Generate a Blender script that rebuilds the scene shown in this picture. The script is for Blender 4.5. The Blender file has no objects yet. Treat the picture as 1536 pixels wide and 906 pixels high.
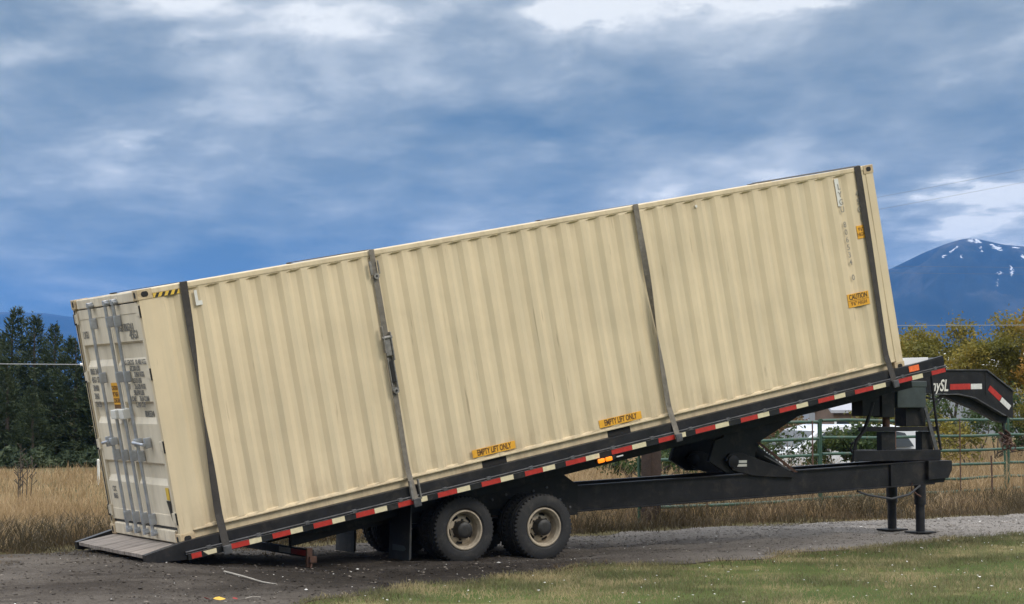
import bpy, bmesh, math, random
import numpy as np
from mathutils import Vector, Matrix, noise as mnoise

random.seed(7)
rng = np.random.default_rng(11)
S = bpy.context.scene
COL = S.collection
R = math.radians

# ------------------------------------------------------------------ camera
cam_d = bpy.data.cameras.new('camera')
cam = bpy.data.objects.new('camera', cam_d)
COL.objects.link(cam)
cam.location = (0, 0, 1.9)
cam.rotation_euler = (R(90 + 3.1245), 0, 0)
cam_d.sensor_fit = 'HORIZONTAL'
cam_d.sensor_width = 36
cam_d.lens = 2904.33 / 1536 * 36
cam_d.clip_start = 0.1
cam_d.clip_end = 60000
S.camera = cam

# ------------------------------------------------------------------ light
SUN_AZ = R(124)      # clockwise from +Y (view direction): sun behind the camera, to the right
SUN_EL = R(42)
SUN_STRENGTH = 1.05
EXPOSURE = 0.6
SKY_STRENGTH = 0.08
CLOUD_STRENGTH = 1.0
CLOUD_LOW = 1.2       # the overcast near the horizon, against the brighter cloud overhead

def lin(c):
    return tuple((v / 12.92 if v <= 0.04045 else ((v + 0.055) / 1.055) ** 2.4) for v in (x / 255 for x in c))

sun_d = bpy.data.lights.new('sun', 'SUN')
sun_d.energy = SUN_STRENGTH
sun_d.angle = R(16)
sun_d.color = (1.0, 0.92, 0.80)
sun = bpy.data.objects.new('sun', sun_d)
COL.objects.link(sun)
sd = Vector((math.sin(SUN_AZ) * math.cos(SUN_EL), math.cos(SUN_AZ) * math.cos(SUN_EL), math.sin(SUN_EL)))
sun.rotation_euler = sd.to_track_quat('Z', 'Y').to_euler()

W = bpy.data.worlds.new('World')
S.world = W
W.use_nodes = True


class NT:
    """small helper to write node trees as expressions"""
    def __init__(self, tree):
        self.t = tree
        tree.nodes.clear()

    def n(self, kind, **kw):
        nd = self.t.nodes.new(kind)
        for k, v in kw.items():
            if k.startswith('i_'):
                key = k[2:]
                key = int(key) if key.isdigit() else key
                self.put(nd.inputs[key], v)
            else:
                setattr(nd, k, v)
        return nd

    def put(self, sock, v):
        if isinstance(v, bpy.types.NodeSocket):
            self.t.links.new(v, sock)
        elif isinstance(v, tuple) and len(v) == 3 and sock.type == 'RGBA':
            sock.default_value = (*v, 1)
        else:
            sock.default_value = v

    def m(self, op, a, b=0.0, c=0.0, clamp=False):
        nd = self.t.nodes.new('ShaderNodeMath')
        nd.operation = op
        nd.use_clamp = clamp
        for s, v in zip(nd.inputs, (a, b, c)):
            self.put(s, v)
        return nd.outputs[0]

    def noise(self, vec, scale, detail=6.0, rough=0.55, dist=0.0):
        nd = self.n('ShaderNodeTexNoise')
        if vec is not None:
            self.put(nd.inputs['Vector'], vec)
        nd.inputs['Scale'].default_value = scale
        nd.inputs['Detail'].default_value = detail
        nd.inputs['Roughness'].default_value = rough
        nd.inputs['Distortion'].default_value = dist
        return nd.outputs['Fac']

    def ramp(self, fac, stops, interp='LINEAR'):
        nd = self.n('ShaderNodeValToRGB')
        self.put(nd.inputs[0], fac)
        cr = nd.color_ramp
        cr.interpolation = interp
        while len(cr.elements) < len(stops):
            cr.elements.new(0.5)
        for e, (p, c) in zip(cr.elements, stops):
            e.position = p
            e.color = (*c, 1) if len(c) == 3 else c
        return nd.outputs['Color']

    def mix(self, fac, a, b, blend='MIX'):
        nd = self.n('ShaderNodeMix', data_type='RGBA', blend_type=blend)
        self.put(nd.inputs[0], fac)
        self.put(nd.inputs[6], a)
        self.put(nd.inputs[7], b)
        return nd.outputs[2]

    def comb(self, x, y, z):
        nd = self.n('ShaderNodeCombineXYZ')
        for s, v in zip(nd.inputs, (x, y, z)):
            self.put(s, v)
        return nd.outputs[0]

    def sep(self, v):
        nd = self.n('ShaderNodeSeparateXYZ')
        self.put(nd.inputs[0], v)
        return nd.outputs


def build_world():
    k = NT(W.node_tree)
    out = k.n('ShaderNodeOutputWorld')
    sky = k.n('ShaderNodeTexSky', sky_type='NISHITA')
    sky.sun_disc = False
    sky.sun_elevation = SUN_EL
    sky.sun_rotation = SUN_AZ
    bg_sky = k.n('ShaderNodeBackground', i_Strength=SKY_STRENGTH)
    k.put(bg_sky.inputs['Color'], sky.outputs[0])
    d = k.n('ShaderNodeTexCoord').outputs['Generated']
    x, y, z = k.sep(d)
    az = k.m('MULTIPLY', k.m('ARCTAN2', x, y), 57.2958)      # degrees right of the view direction
    el = k.m('MULTIPLY', k.m('ARCSINE', z), 57.2958)
    zz = k.m('ADD', k.m('MAXIMUM', z, 0.0), 0.10)
    p = k.comb(k.m('MULTIPLY', k.m('DIVIDE', x, zz), 1.25), k.m('DIVIDE', y, zz), 0.0)
    n1 = k.noise(p, 1.25, 5, 0.48, 0.0)
    n2 = k.noise(p, 0.55, 4, 0.5, 0.0)
    n3 = k.noise(p, 4.6, 8, 0.56, 0.0)
    p4 = k.comb(k.m('MULTIPLY', k.m('DIVIDE', x, k.m('ADD', zz, 0.06)), 1.5), k.m('ADD', k.m('DIVIDE', y, k.m('ADD', zz, 0.06)), k.m('MULTIPLY', x, 0.8)), 3.7)
    w4 = k.n('ShaderNodeTexNoise', i_Scale=2.2, i_Detail=4.0, i_Roughness=0.5)
    k.put(w4.inputs['Vector'], p4)
    sc4 = k.n('ShaderNodeVectorMath', operation='SCALE')
    k.put(sc4.inputs[0], w4.outputs['Color'])
    sc4.inputs['Scale'].default_value = 0.22
    ad4 = k.n('ShaderNodeVectorMath', operation='ADD')
    k.put(ad4.inputs[0], p4)
    k.put(ad4.inputs[1], sc4.outputs[0])
    n4 = k.noise(ad4.outputs[0], 2.7, 9, 0.52, 0.0)
    # billows: rounded lower edges, brighter rims
    n5 = k.m('ABSOLUTE', k.m('SUBTRACT', k.noise(ad4.outputs[0], 1.5, 7, 0.55, 0.0), 0.5))
    # warped angles for the larger breaks and banks so their edges are ragged
    wn = k.n('ShaderNodeTexNoise', i_Scale=2.4, i_Detail=8.0, i_Roughness=0.6)
    k.put(wn.inputs['Vector'], p)
    wx, wy, wz = k.sep(wn.outputs['Color'])
    az2 = k.m('ADD', az, k.m('MULTIPLY', k.m('SUBTRACT', wx, 0.5), 6.0))
    el2 = k.m('ADD', el, k.m('MULTIPLY', k.m('SUBTRACT', wy, 0.5), 3.4))

    def blob(a0, e0, sa, se, amp, tilt=0.0):
        da = k.m('SUBTRACT', az2, a0)
        de = k.m('SUBTRACT', el2, k.m('ADD', k.m('MULTIPLY', da, tilt), e0))
        q = k.m('ADD', k.m('POWER', k.m('DIVIDE', da, sa), 2.0), k.m('POWER', k.m('DIVIDE', de, se), 2.0))
        return k.m('MULTIPLY', k.m('EXPONENT', k.m('MULTIPLY', q, -1.0)), amp)

    v = k.m('MULTIPLY', k.m('SUBTRACT', n1, 0.5), 0.8)
    v = k.m('ADD', v, k.m('MULTIPLY', k.m('SUBTRACT', n2, 0.5), 0.9))
    v = k.m('ADD', v, k.m('MULTIPLY', k.m('SUBTRACT', n3, 0.5), 0.3))
    v = k.m('ADD', v, k.m('MULTIPLY', k.m('SUBTRACT', n4, 0.5), 1.25))
    v = k.m('ADD', v, k.m('MULTIPLY', k.m('SUBTRACT', 0.09, n5), 1.3))
    v = k.m('ADD', v, 0.52)
    v = k.m('ADD', v, k.m('MULTIPLY', k.m('SUBTRACT', el, 6.0), 0.022))
    for b in (  # openings lit from above, and heavy banks, as angles in the sky
        (-14.0, 10.5, 2.4, 0.55, 0.34, 0.10), (-10.5, 11.5, 3.0, 0.40, 0.26, 0.10), (-5.6, 11.35, 3.4, 0.42, 0.19, 0.10), (-9.0, 10.6, 2.2, 0.3, 0.2, 0.05),
        (1.6, 11.5, 1.7, 0.36, 0.24, 0.12), (6.2, 12.0, 4.2, 0.30, 0.30, 0.05), (13.6, 5.7, 2.6, 0.75, 0.75, 0.14),
        (-11.0, 7.9, 1.4, 0.35, 0.22, 0.0), (1.4, 7.6, 0.6, 0.35, 0.25, 0.1), (12.6, 4.3, 3.5, 0.55, 0.40, 0.0),
        (12.8, 9.0, 4.5, 1.7, -0.16, 0.0), (-1.5, 8.3, 6.0, 0.9, -0.20, 0.02), (4.5, 8.4, 4.0, 0.8, -0.16, 0.0),
        (-9.0, 3.9, 7.0, 1.1, -0.30, 0.02), (-12.5, 6.1, 5.5, 0.8, -0.10, 0.0), (5.0, 6.3, 4.0, 0.5, 0.10, 0.1), (0.5, 6.2, 3.5, 0.6, -0.10, 0.0)):
        v = k.m('ADD', v, blob(*b))
    cl = k.ramp(v, [(0.0, (.054, .098, .146)), (0.2, (.086, .130, .172)), (0.42, (.138, .178, .208)),
                    (0.62, (.208, .243, .265)), (0.84, (.35, .375, .385)), (1.0, (.58, .585, .565))])
    cl = k.mix(1.0, cl, (CLOUD_LOW,) * 3, 'MULTIPLY')
    # unseen sky, brightened towards the zenith to light the container walls
    up = k.n('ShaderNodeMapRange', interpolation_type='SMOOTHSTEP')
    k.put(up.inputs[0], el)
    up.inputs[1].default_value = 14.0
    up.inputs[2].default_value = 50.0
    zen = k.ramp(k.m('ADD', k.m('MULTIPLY', n2, 0.6), k.m('MULTIPLY', n1, 0.4)), [(0.3, (0.85, 0.95, 1.10)), (0.7, (1.55, 1.53, 1.48))])
    # added bright lobe high to the left, out of view, to light the doors
    lobe = k.m('EXPONENT', k.m('MULTIPLY', k.m('ADD', k.m('POWER', k.m('DIVIDE', k.m('ADD', az, 80.0), 48.0), 2.0), k.m('POWER', k.m('DIVIDE', k.m('SUBTRACT', el, 42.0), 26.0), 2.0)), -1.0))
    gain = k.m('ADD', 1.05, k.m('MULTIPLY', lobe, 2.2))
    zen = k.mix(1.0, zen, k.comb(gain, gain, gain), 'MULTIPLY')
    col = k.mix(up.outputs[0], cl, zen)
    bg_cl = k.n('ShaderNodeBackground', i_Strength=CLOUD_STRENGTH)
    k.put(bg_cl.inputs['Color'], col)
    mx = k.n('ShaderNodeMixShader', i_Fac=0.9)
    k.put(mx.inputs[1], bg_sky.outputs[0])
    k.put(mx.inputs[2], bg_cl.outputs[0])
    k.put(out.inputs['Surface'], mx.outputs[0])


build_world()
S.view_settings.view_transform = 'Standard'
S.view_settings.look = 'None'
S.view_settings.exposure = EXPOSURE
S.view_settings.gamma = 1
S.view_settings.use_curve_mapping = False
S.render.engine = 'CYCLES'
S.cycles.use_denoising = True
S.cycles.max_bounces = 6
S.cycles.transparent_max_bounces = 6
S.cycles.volume_bounces = 0
S.cycles.sample_clamp_indirect = 4.0

# ------------------------------------------------------------------ materials
MATS = {}


def base(name):
    m = bpy.data.materials.new(name)
    m.use_nodes = True
    k = NT(m.node_tree)
    out = k.n('ShaderNodeOutputMaterial')
    b = k.n('ShaderNodeBsdfPrincipled')
    k.put(out.inputs['Surface'], b.outputs[0])
    MATS[name] = m
    return m, k, b, out


def simple(name, c, rough=0.5, metal=0.0, var=0.25, scale=6.0, bump=0.0, dirt=None, dirt_amt=0.5, bscale=40.0, spec=0.5, emit=None):
    """one plain colour broken up by noise, with optional dirt patches and fine bump"""
    m, k, b, out = base(name)
    o = k.n('ShaderNodeTexCoord').outputs['Object']
    f = k.noise(o, scale, 7, 0.62)
    a = tuple(v * (1 - var) for v in c)
    d = tuple(min(1, v * (1 + var)) for v in c)
    col = k.ramp(f, [(0.28, a), (0.72, d)])
    if dirt:
        g = k.noise(o, scale * 0.6 + 1.3, 9, 0.7, 0.4)
        fac = k.ramp(g, [(0.52, (0, 0, 0)), (0.70, (dirt_amt,) * 3)])
        col = k.mix(fac, col, dirt)
    k.put(b.inputs['Base Color'], col)
    rr = k.m('ADD', k.m('MULTIPLY', f, 0.25), rough - 0.12, clamp=True)
    k.put(b.inputs['Roughness'], rr)
    b.inputs['Metallic'].default_value = metal
    b.inputs['Specular IOR Level'].default_value = spec
    if bump:
        bp = k.n('ShaderNodeBump', i_Strength=bump, i_Distance=0.02)
        k.put(bp.inputs['Height'], k.noise(o, bscale, 5, 0.6))
        k.put(b.inputs['Normal'], bp.outputs[0])
    if emit:
        b.inputs['Emission Color'].default_value = (*emit[0], 1)
        b.inputs['Emission Strength'].default_value = emit[1]
    return m


def paint_mat(name, c, streak):
    """weathered container paint: faded patches, run-down streaks, small rust freckles"""
    m, k, b, out = base(name)
    o = k.n('ShaderNodeTexCoord').outputs['Object']
    x, y, z = k.sep(o)
    f = k.noise(o, 1.1, 7, 0.6)
    col = k.ramp(f, [(0.3, tuple(v * 0.90 for v in c)), (0.7, tuple(v * 1.07 for v in c))])
    sv = k.comb(k.m('MULTIPLY', x, 9.0), k.m('MULTIPLY', y, 9.0), k.m('MULTIPLY', z, 0.5))
    s = k.noise(sv, 1.0, 6, 0.65, 0.2)
    col = k.mix(k.ramp(s, [(0.45, (0, 0, 0)), (0.72, (0.38,) * 3)]), col, streak)
    fr = k.noise(o, 14.0, 8, 0.75)
    col = k.mix(k.ramp(fr, [(0.705, (0, 0, 0)), (0.76, (0.7,) * 3)]), col, (0.20, 0.09, 0.04))
    sc = k.noise(o, 3.2, 10, 0.8, 1.0)
    col = k.mix(k.ramp(sc, [(0.66, (0, 0, 0)), (0.74, (0.25,) * 3)]), col, (0.25, 0.22, 0.16))
    # rust and grime creeping up from the bottom seam and down from the top rail
    lowz = k.m('SUBTRACT', 1.0, k.m('DIVIDE', z, 0.55), clamp=True)
    hiz = k.m('DIVIDE', k.m('SUBTRACT', z, 2.62), 0.28, clamp=True)
    gr = k.noise(k.comb(k.m('MULTIPLY', x, 5.0), k.m('MULTIPLY', y, 5.0), k.m('MULTIPLY', z, 1.6)), 1.0, 9, 0.72, 0.4)
    edge = k.m('MULTIPLY', k.m('MAXIMUM', lowz, k.m('MULTIPLY', hiz, 0.7)), k.ramp(gr, [(0.44, (0, 0, 0)), (0.68, (1, 1, 1))]))
    col = k.mix(k.m('MULTIPLY', edge, 0.55), col, (0.25, 0.17, 0.10))
    sl = k.noise(k.comb(k.m('MULTIPLY', x, 22.0), k.m('MULTIPLY', y, 22.0), k.m('MULTIPLY', z, 1.3)), 1.0, 3, 0.5)
    col = k.mix(k.ramp(sl, [(0.70, (0, 0, 0)), (0.74, (0.45,) * 3)]), col, (0.27, 0.20, 0.13))
    k.put(b.inputs['Base Color'], col)
    k.put(b.inputs['Roughness'], k.m('ADD', k.m('MULTIPLY', f, 0.25), 0.38))
    b.inputs['Specular IOR Level'].default_value = 0.35
    bp = k.n('ShaderNodeBump', i_Strength=0.16, i_Distance=0.03)
    k.put(bp.inputs['Height'], k.m('ADD', k.noise(o, 2.2, 3, 0.5), k.m('MULTIPLY', k.noise(o, 60.0, 3, 0.5), 0.05)))
    k.put(b.inputs['Normal'], bp.outputs[0])
    return m


BEIGE = (0.655, 0.54, 0.36)
paint_mat('container_paint', BEIGE, (0.46, 0.41, 0.29))
paint_mat('door_paint', (0.73, 0.645, 0.50), (0.38, 0.34, 0.27))
simple('casting_paint', (0.50, 0.39, 0.24), 0.55, 0, 0.2, 9, 0.2, (0.22, 0.10, 0.05), 0.8)
simple('hole_black', (0.012, 0.011, 0.010), 0.8)
simple('gasket_rubber', (0.035, 0.037, 0.042), 0.6)
simple('galvanised_steel', (0.42, 0.44, 0.47), 0.42, 0.55, 0.2, 12, 0.1)
simple('trailer_black', (0.014, 0.014, 0.016), 0.42, 0, 0.4, 5, 0.12, (0.060, 0.050, 0.042), 0.5, spec=0.28)
simple('trailer_dark', (0.011, 0.012, 0.013), 0.55, 0, 0.4, 5, 0.15, (0.06, 0.05, 0.042), 0.6, spec=0.28)
simple('worn_steel', (0.22, 0.21, 0.195), 0.5, 0.4, 0.35, 25, 0.2, (0.08, 0.07, 0.06), 0.6)
simple('rail_worn', (0.10, 0.10, 0.105), 0.4, 0.3, 0.5, 8, 0.15, (0.03, 0.03, 0.03), 0.7)
simple('toolbox_grey', (0.045, 0.058, 0.058), 0.4, 0, 0.3, 5)
simple('tape_red', (0.40, 0.030, 0.022), 0.32, 0, 0.25, 20)
simple('tape_white', (0.64, 0.57, 0.38), 0.32, 0, 0.15, 20)
simple('tape_silver', (0.62, 0.62, 0.60), 0.3, 0, 0.15, 20)
simple('reflector_orange', (0.85, 0.17, 0.05), 0.25, 0, 0.1, 20)
simple('lamp_amber', (0.80, 0.20, 0.01), 0.3, 0, 0.1, 20, emit=((1.0, 0.24, 0.012), 0.7))
simple('label_orange', (0.72, 0.36, 0.025), 0.5, 0, 0.12, 8, 0.0, (0.5, 0.33, 0.1), 0.4)
simple('label_yellow', (0.68, 0.45, 0.06), 0.5, 0, 0.12, 8)
simple('label_black', (0.022, 0.018, 0.014), 0.6)
simple('label_brown', (0.12, 0.055, 0.012), 0.6)
simple('lettering_grey', (0.17, 0.165, 0.15), 0.6, 0, 0.4, 30)
simple('lettering_faint', (0.26, 0.24, 0.20), 0.6, 0, 0.5, 18)
simple('decal_white', (0.66, 0.65, 0.60), 0.5, 0, 0.08, 10)
simple('strap_dark', (0.042, 0.037, 0.033), 0.85, 0, 0.35, 14, 0.3)
simple('strap_grey', (0.165, 0.147, 0.122), 0.85, 0, 0.35, 14, 0.3)
simple('tyre_rubber', (0.016, 0.016, 0.017), 0.75, 0, 0.35, 10, 0.2, (0.07, 0.062, 0.052), 0.55)
simple('rim_paint', (0.38, 0.32, 0.24), 0.5, 0.1, 0.3, 10, 0.1, (0.12, 0.08, 0.05), 0.75)
simple('hub_black', (0.018, 0.017, 0.016), 0.5, 0, 0.3, 20, 0.2)
simple('rusty_iron', (0.070, 0.034, 0.022), 0.85, 0, 0.45, 16, 0.4, (0.05, 0.03, 0.025), 0.7)
simple('mudflap_rubber', (0.022, 0.023, 0.024), 0.7, 0, 0.3, 6, 0.2, (0.10, 0.09, 0.075), 0.5)
simple('gate_green', (0.030, 0.080, 0.052), 0.45, 0, 0.25, 7, 0.1, (0.16, 0.11, 0.07), 0.55)
simple('gate_rust', (0.075, 0.040, 0.028), 0.8, 0, 0.35, 10, 0.2)
simple('post_wood', (0.045, 0.028, 0.020), 0.9, 0, 0.4, 7, 0.6)
simple('bark_brown', (0.075, 0.060, 0.048), 0.95, 0, 0.4, 5, 0.6)
simple('bark_grey', (0.12, 0.105, 0.09), 0.95, 0, 0.4, 5, 0.6)
simple('car_white', (0.60, 0.62, 0.65), 0.22, 0, 0.04, 2)
simple('car_glass', (0.02, 0.028, 0.035), 0.08, 0, 0.2, 3)
simple('shed_brown', (0.13, 0.085, 0.06), 0.8, 0, 0.25, 3)
simple('roof_grey', (0.34, 0.35, 0.39), 0.5, 0, 0.1, 2)
simple('barn_pale', (0.27, 0.29, 0.32), 0.6, 0, 0.12, 1)
simple('roof_white', (0.78, 0.79, 0.80), 0.45, 0, 0.06, 1)
simple('wire_grey', (0.30, 0.31, 0.32), 0.5, 0, 0.1, 2)
simple('insulator_white', (0.72, 0.73, 0.74), 0.3, 0, 0.1, 5)
simple('wire_dark', (0.13, 0.135, 0.15), 0.6)
simple('leaf_yellow', (0.58, 0.36, 0.05), 0.7, 0, 0.25, 30)
simple('leaf_red', (0.28, 0.03, 0.025), 0.7, 0, 0.25, 30)
simple('stick_pale', (0.34, 0.31, 0.27), 0.9, 0, 0.25, 12)
simple('pebble_grey', (0.20, 0.175, 0.15), 0.9, 0, 0.45, 1.5, spec=0.05)
simple('stone_white', (0.62, 0.60, 0.57), 0.8, 0, 0.15, 9)


def wood_mat():
    m, k, b, out = base('deck_wood')
    o = k.n('ShaderNodeTexCoord').outputs['Object']
    x, y, z = k.sep(o)
    g = k.noise(k.comb(k.m('MULTIPLY', x, 1.2), k.m('MULTIPLY', y, 16.0), k.m('MULTIPLY', z, 1.2)), 1.0, 8, 0.65, 0.5)
    col = k.ramp(g, [(0.3, (0.13, 0.105, 0.088)), (0.7, (0.36, 0.31, 0.27))])
    f = k.noise(o, 4.0, 8, 0.7)
    col = k.mix(k.ramp(f, [(0.5, (0, 0, 0)), (0.72, (0.6,) * 3)]), col, (0.09, 0.075, 0.06))
    k.put(b.inputs['Base Color'], col)
    b.inputs['Roughness'].default_value = 0.9
    bp = k.n('ShaderNodeBump', i_Strength=0.5, i_Distance=0.01)
    k.put(bp.inputs['Height'], g)
    k.put(b.inputs['Normal'], bp.outputs[0])


wood_mat()


def foliage_mat(name, stops, scale=0.9, trans=0.35):
    """leaf faces: colour varies clump by clump and leaf by leaf"""
    m, k, b, out = base(name)
    o = k.n('ShaderNodeTexCoord').outputs['Object']
    f = k.noise(o, scale, 3, 0.6)
    g = k.noise(o, 11.0, 2, 0.6)
    h = k.m('ADD', k.m('MULTIPLY', f, 0.8), k.m('MULTIPLY', g, 0.2))
    col = k.ramp(h, stops)
    k.put(b.inputs['Base Color'], col)
    b.inputs['Roughness'].default_value = 0.65
    b.inputs['Specular IOR Level'].default_value = 0.25
    t = k.n('ShaderNodeBsdfTranslucent')
    k.put(t.inputs['Color'], col)
    mx = k.n('ShaderNodeMixShader', i_Fac=trans)
    k.put(mx.inputs[1], b.outputs[0])
    k.put(mx.inputs[2], t.outputs[0])
    k.put(out.inputs['Surface'], mx.outputs[0])


foliage_mat('needles', [(0.3, (0.018, 0.030, 0.016)), (0.5, (0.042, 0.062, 0.030)), (0.7, (0.095, 0.112, 0.056))], 1.6, 0.15)
foliage_mat('leaves_olive', [(0.32, (0.085, 0.092, 0.020)), (0.5, (0.185, 0.165, 0.034)), (0.68, (0.34, 0.245, 0.045))], 0.8)
foliage_mat('leaves_gold', [(0.32, (0.13, 0.10, 0.022)), (0.5, (0.29, 0.175, 0.030)), (0.68, (0.45, 0.22, 0.040))], 0.8)
foliage_mat('leaves_green', [(0.32, (0.026, 0.048, 0.017)), (0.5, (0.050, 0.080, 0.026)), (0.68, (0.10, 0.12, 0.036))], 1.4)
foliage_mat('leaves_rust', [(0.32, (0.075, 0.034, 0.018)), (0.5, (0.14, 0.075, 0.034)), (0.68, (0.17, 0.13, 0.05))], 1.4)
foliage_mat('grass_dry', [(0.30, (0.16, 0.105, 0.050)), (0.5, (0.36, 0.250, 0.132)), (0.70, (0.60, 0.465, 0.285))], 0.8, 0.3)
foliage_mat('grass_weedy', [(0.30, (0.045, 0.042, 0.022)), (0.5, (0.100, 0.076, 0.042)), (0.70, (0.22, 0.145, 0.085))], 0.6, 0.3)
foliage_mat('grass_lawn', [(0.30, (0.082, 0.094, 0.038)), (0.46, (0.165, 0.158, 0.076)), (0.62, (0.42, 0.335, 0.19))], 0.8, 0.35)


def ground_mat():
    m, k, b, out = base('ground_soil')
    o = k.n('ShaderNodeTexCoord').outputs['Object']
    f = k.noise(o, 0.35, 9, 0.65)
    g = k.noise(o, 9.0, 6, 0.7)
    col = k.ramp(f, [(0.30, (0.070, 0.068, 0.030)), (0.5, (0.125, 0.105, 0.052)), (0.7, (0.22, 0.17, 0.09))])
    col = k.mix(k.ramp(g, [(0.45, (0, 0, 0)), (0.7, (0.6,) * 3)]), col, (0.055, 0.045, 0.030))
    k.put(b.inputs['Base Color'], col)
    b.inputs['Roughness'].default_value = 0.95
    b.inputs['Specular IOR Level'].default_value = 0.04
    bp = k.n('ShaderNodeBump', i_Strength=0.8, i_Distance=0.05)
    k.put(bp.inputs['Height'], g)
    k.put(b.inputs['Normal'], bp.outputs[0])
    m, k, b, out = base('lawn_soil')
    o = k.n('ShaderNodeTexCoord').outputs['Object']
    f = k.noise(o, 0.5, 9, 0.65)
    col = k.ramp(f, [(0.30, (0.040, 0.060, 0.018)), (0.55, (0.075, 0.092, 0.030)), (0.68, (0.24, 0.195, 0.10))])
    k.put(b.inputs['Base Color'], col)
    b.inputs['Roughness'].default_value = 0.95
    b.inputs['Specular IOR Level'].default_value = 0.04


ground_mat()


def gravel_mat():
    m, k, b, out = base('gravel')
    o = k.n('ShaderNodeTexCoord').outputs['Object']
    x, y, z = k.sep(o)
    # road runs along (0.867, 0.498): u along, v across, metres
    u = k.m('ADD', k.m('MULTIPLY', k.m('ADD', x, 3.696), 0.8669), k.m('MULTIPLY', k.m('SUBTRACT', y, 21.769), 0.4985))
    v = k.m('SUBTRACT', k.m('MULTIPLY', k.m('SUBTRACT', y, 21.769), 0.8669), k.m('MULTIPLY', k.m('ADD', x, 3.696), 0.4985))
    f = k.noise(o, 0.8, 9, 0.65)
    g = k.noise(o, 26.0, 5, 0.75)
    vo = k.n('ShaderNodeTexVoronoi', i_Scale=42.0)
    k.put(vo.inputs['Vector'], o)
    col = k.ramp(f, [(0.3, (0.050, 0.041, 0.034)), (0.66, (0.140, 0.121, 0.104))])
    col = k.mix(k.ramp(g, [(0.40, (0, 0, 0)), (0.72, (0.45,) * 3)]), col, (0.23, 0.205, 0.18))
    col = k.mix(k.ramp(k.noise(o, 55.0, 4, 0.7), [(0.5, (0, 0, 0)), (0.7, (0.7,) * 3)]), col, (0.055, 0.048, 0.042))
    # long dark and pale smears left by wheels and water
    bl = k.noise(k.comb(k.m('MULTIPLY', u, 0.30), k.m('MULTIPLY', v, 1.5), 0.0), 1.0, 8, 0.68, 0.5)
    col = k.mix(k.ramp(bl, [(0.36, (0.85,) * 3), (0.50, (0, 0, 0))]), col, (0.050, 0.042, 0.036))
    col = k.mix(k.ramp(bl, [(0.56, (0, 0, 0)), (0.70, (0.6,) * 3)]), col, (0.22, 0.20, 0.18))
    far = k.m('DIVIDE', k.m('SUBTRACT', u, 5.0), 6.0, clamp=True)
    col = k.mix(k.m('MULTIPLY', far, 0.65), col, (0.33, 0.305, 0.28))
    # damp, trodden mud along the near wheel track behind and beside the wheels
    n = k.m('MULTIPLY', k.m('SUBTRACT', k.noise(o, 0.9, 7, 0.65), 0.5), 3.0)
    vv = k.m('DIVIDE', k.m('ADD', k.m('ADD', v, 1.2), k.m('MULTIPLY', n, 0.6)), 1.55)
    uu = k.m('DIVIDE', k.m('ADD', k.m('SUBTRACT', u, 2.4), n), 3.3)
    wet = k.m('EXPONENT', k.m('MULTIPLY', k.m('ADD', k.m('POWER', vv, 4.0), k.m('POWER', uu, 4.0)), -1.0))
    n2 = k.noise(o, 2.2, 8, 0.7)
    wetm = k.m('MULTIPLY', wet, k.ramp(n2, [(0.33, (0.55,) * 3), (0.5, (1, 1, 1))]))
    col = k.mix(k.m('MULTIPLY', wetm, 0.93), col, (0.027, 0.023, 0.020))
    # two packed tracks, a little paler
    tr = k.m('EXPONENT', k.m('MULTIPLY', k.m('POWER', k.m('DIVIDE', k.m('SUBTRACT', v, 3.0), 0.35), 2.0), -1.0))
    col = k.mix(k.m('MULTIPLY', tr, 0.35), col, (0.10, 0.095, 0.09))
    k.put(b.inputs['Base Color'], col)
    k.put(b.inputs['Roughness'], k.m('SUBTRACT', 0.95, k.m('MULTIPLY', wetm, 0.15)))
    b.inputs['Specular IOR Level'].default_value = 0.05
    bp = k.n('ShaderNodeBump', i_Strength=0.9, i_Distance=0.03)
    k.put(bp.inputs['Height'], k.m('ADD', k.m('MULTIPLY', vo.outputs['Distance'], 0.5), k.m('ADD', g, k.m('MULTIPLY', f, 1.5))))
    k.put(b.inputs['Normal'], bp.outputs[0])


gravel_mat()


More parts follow.
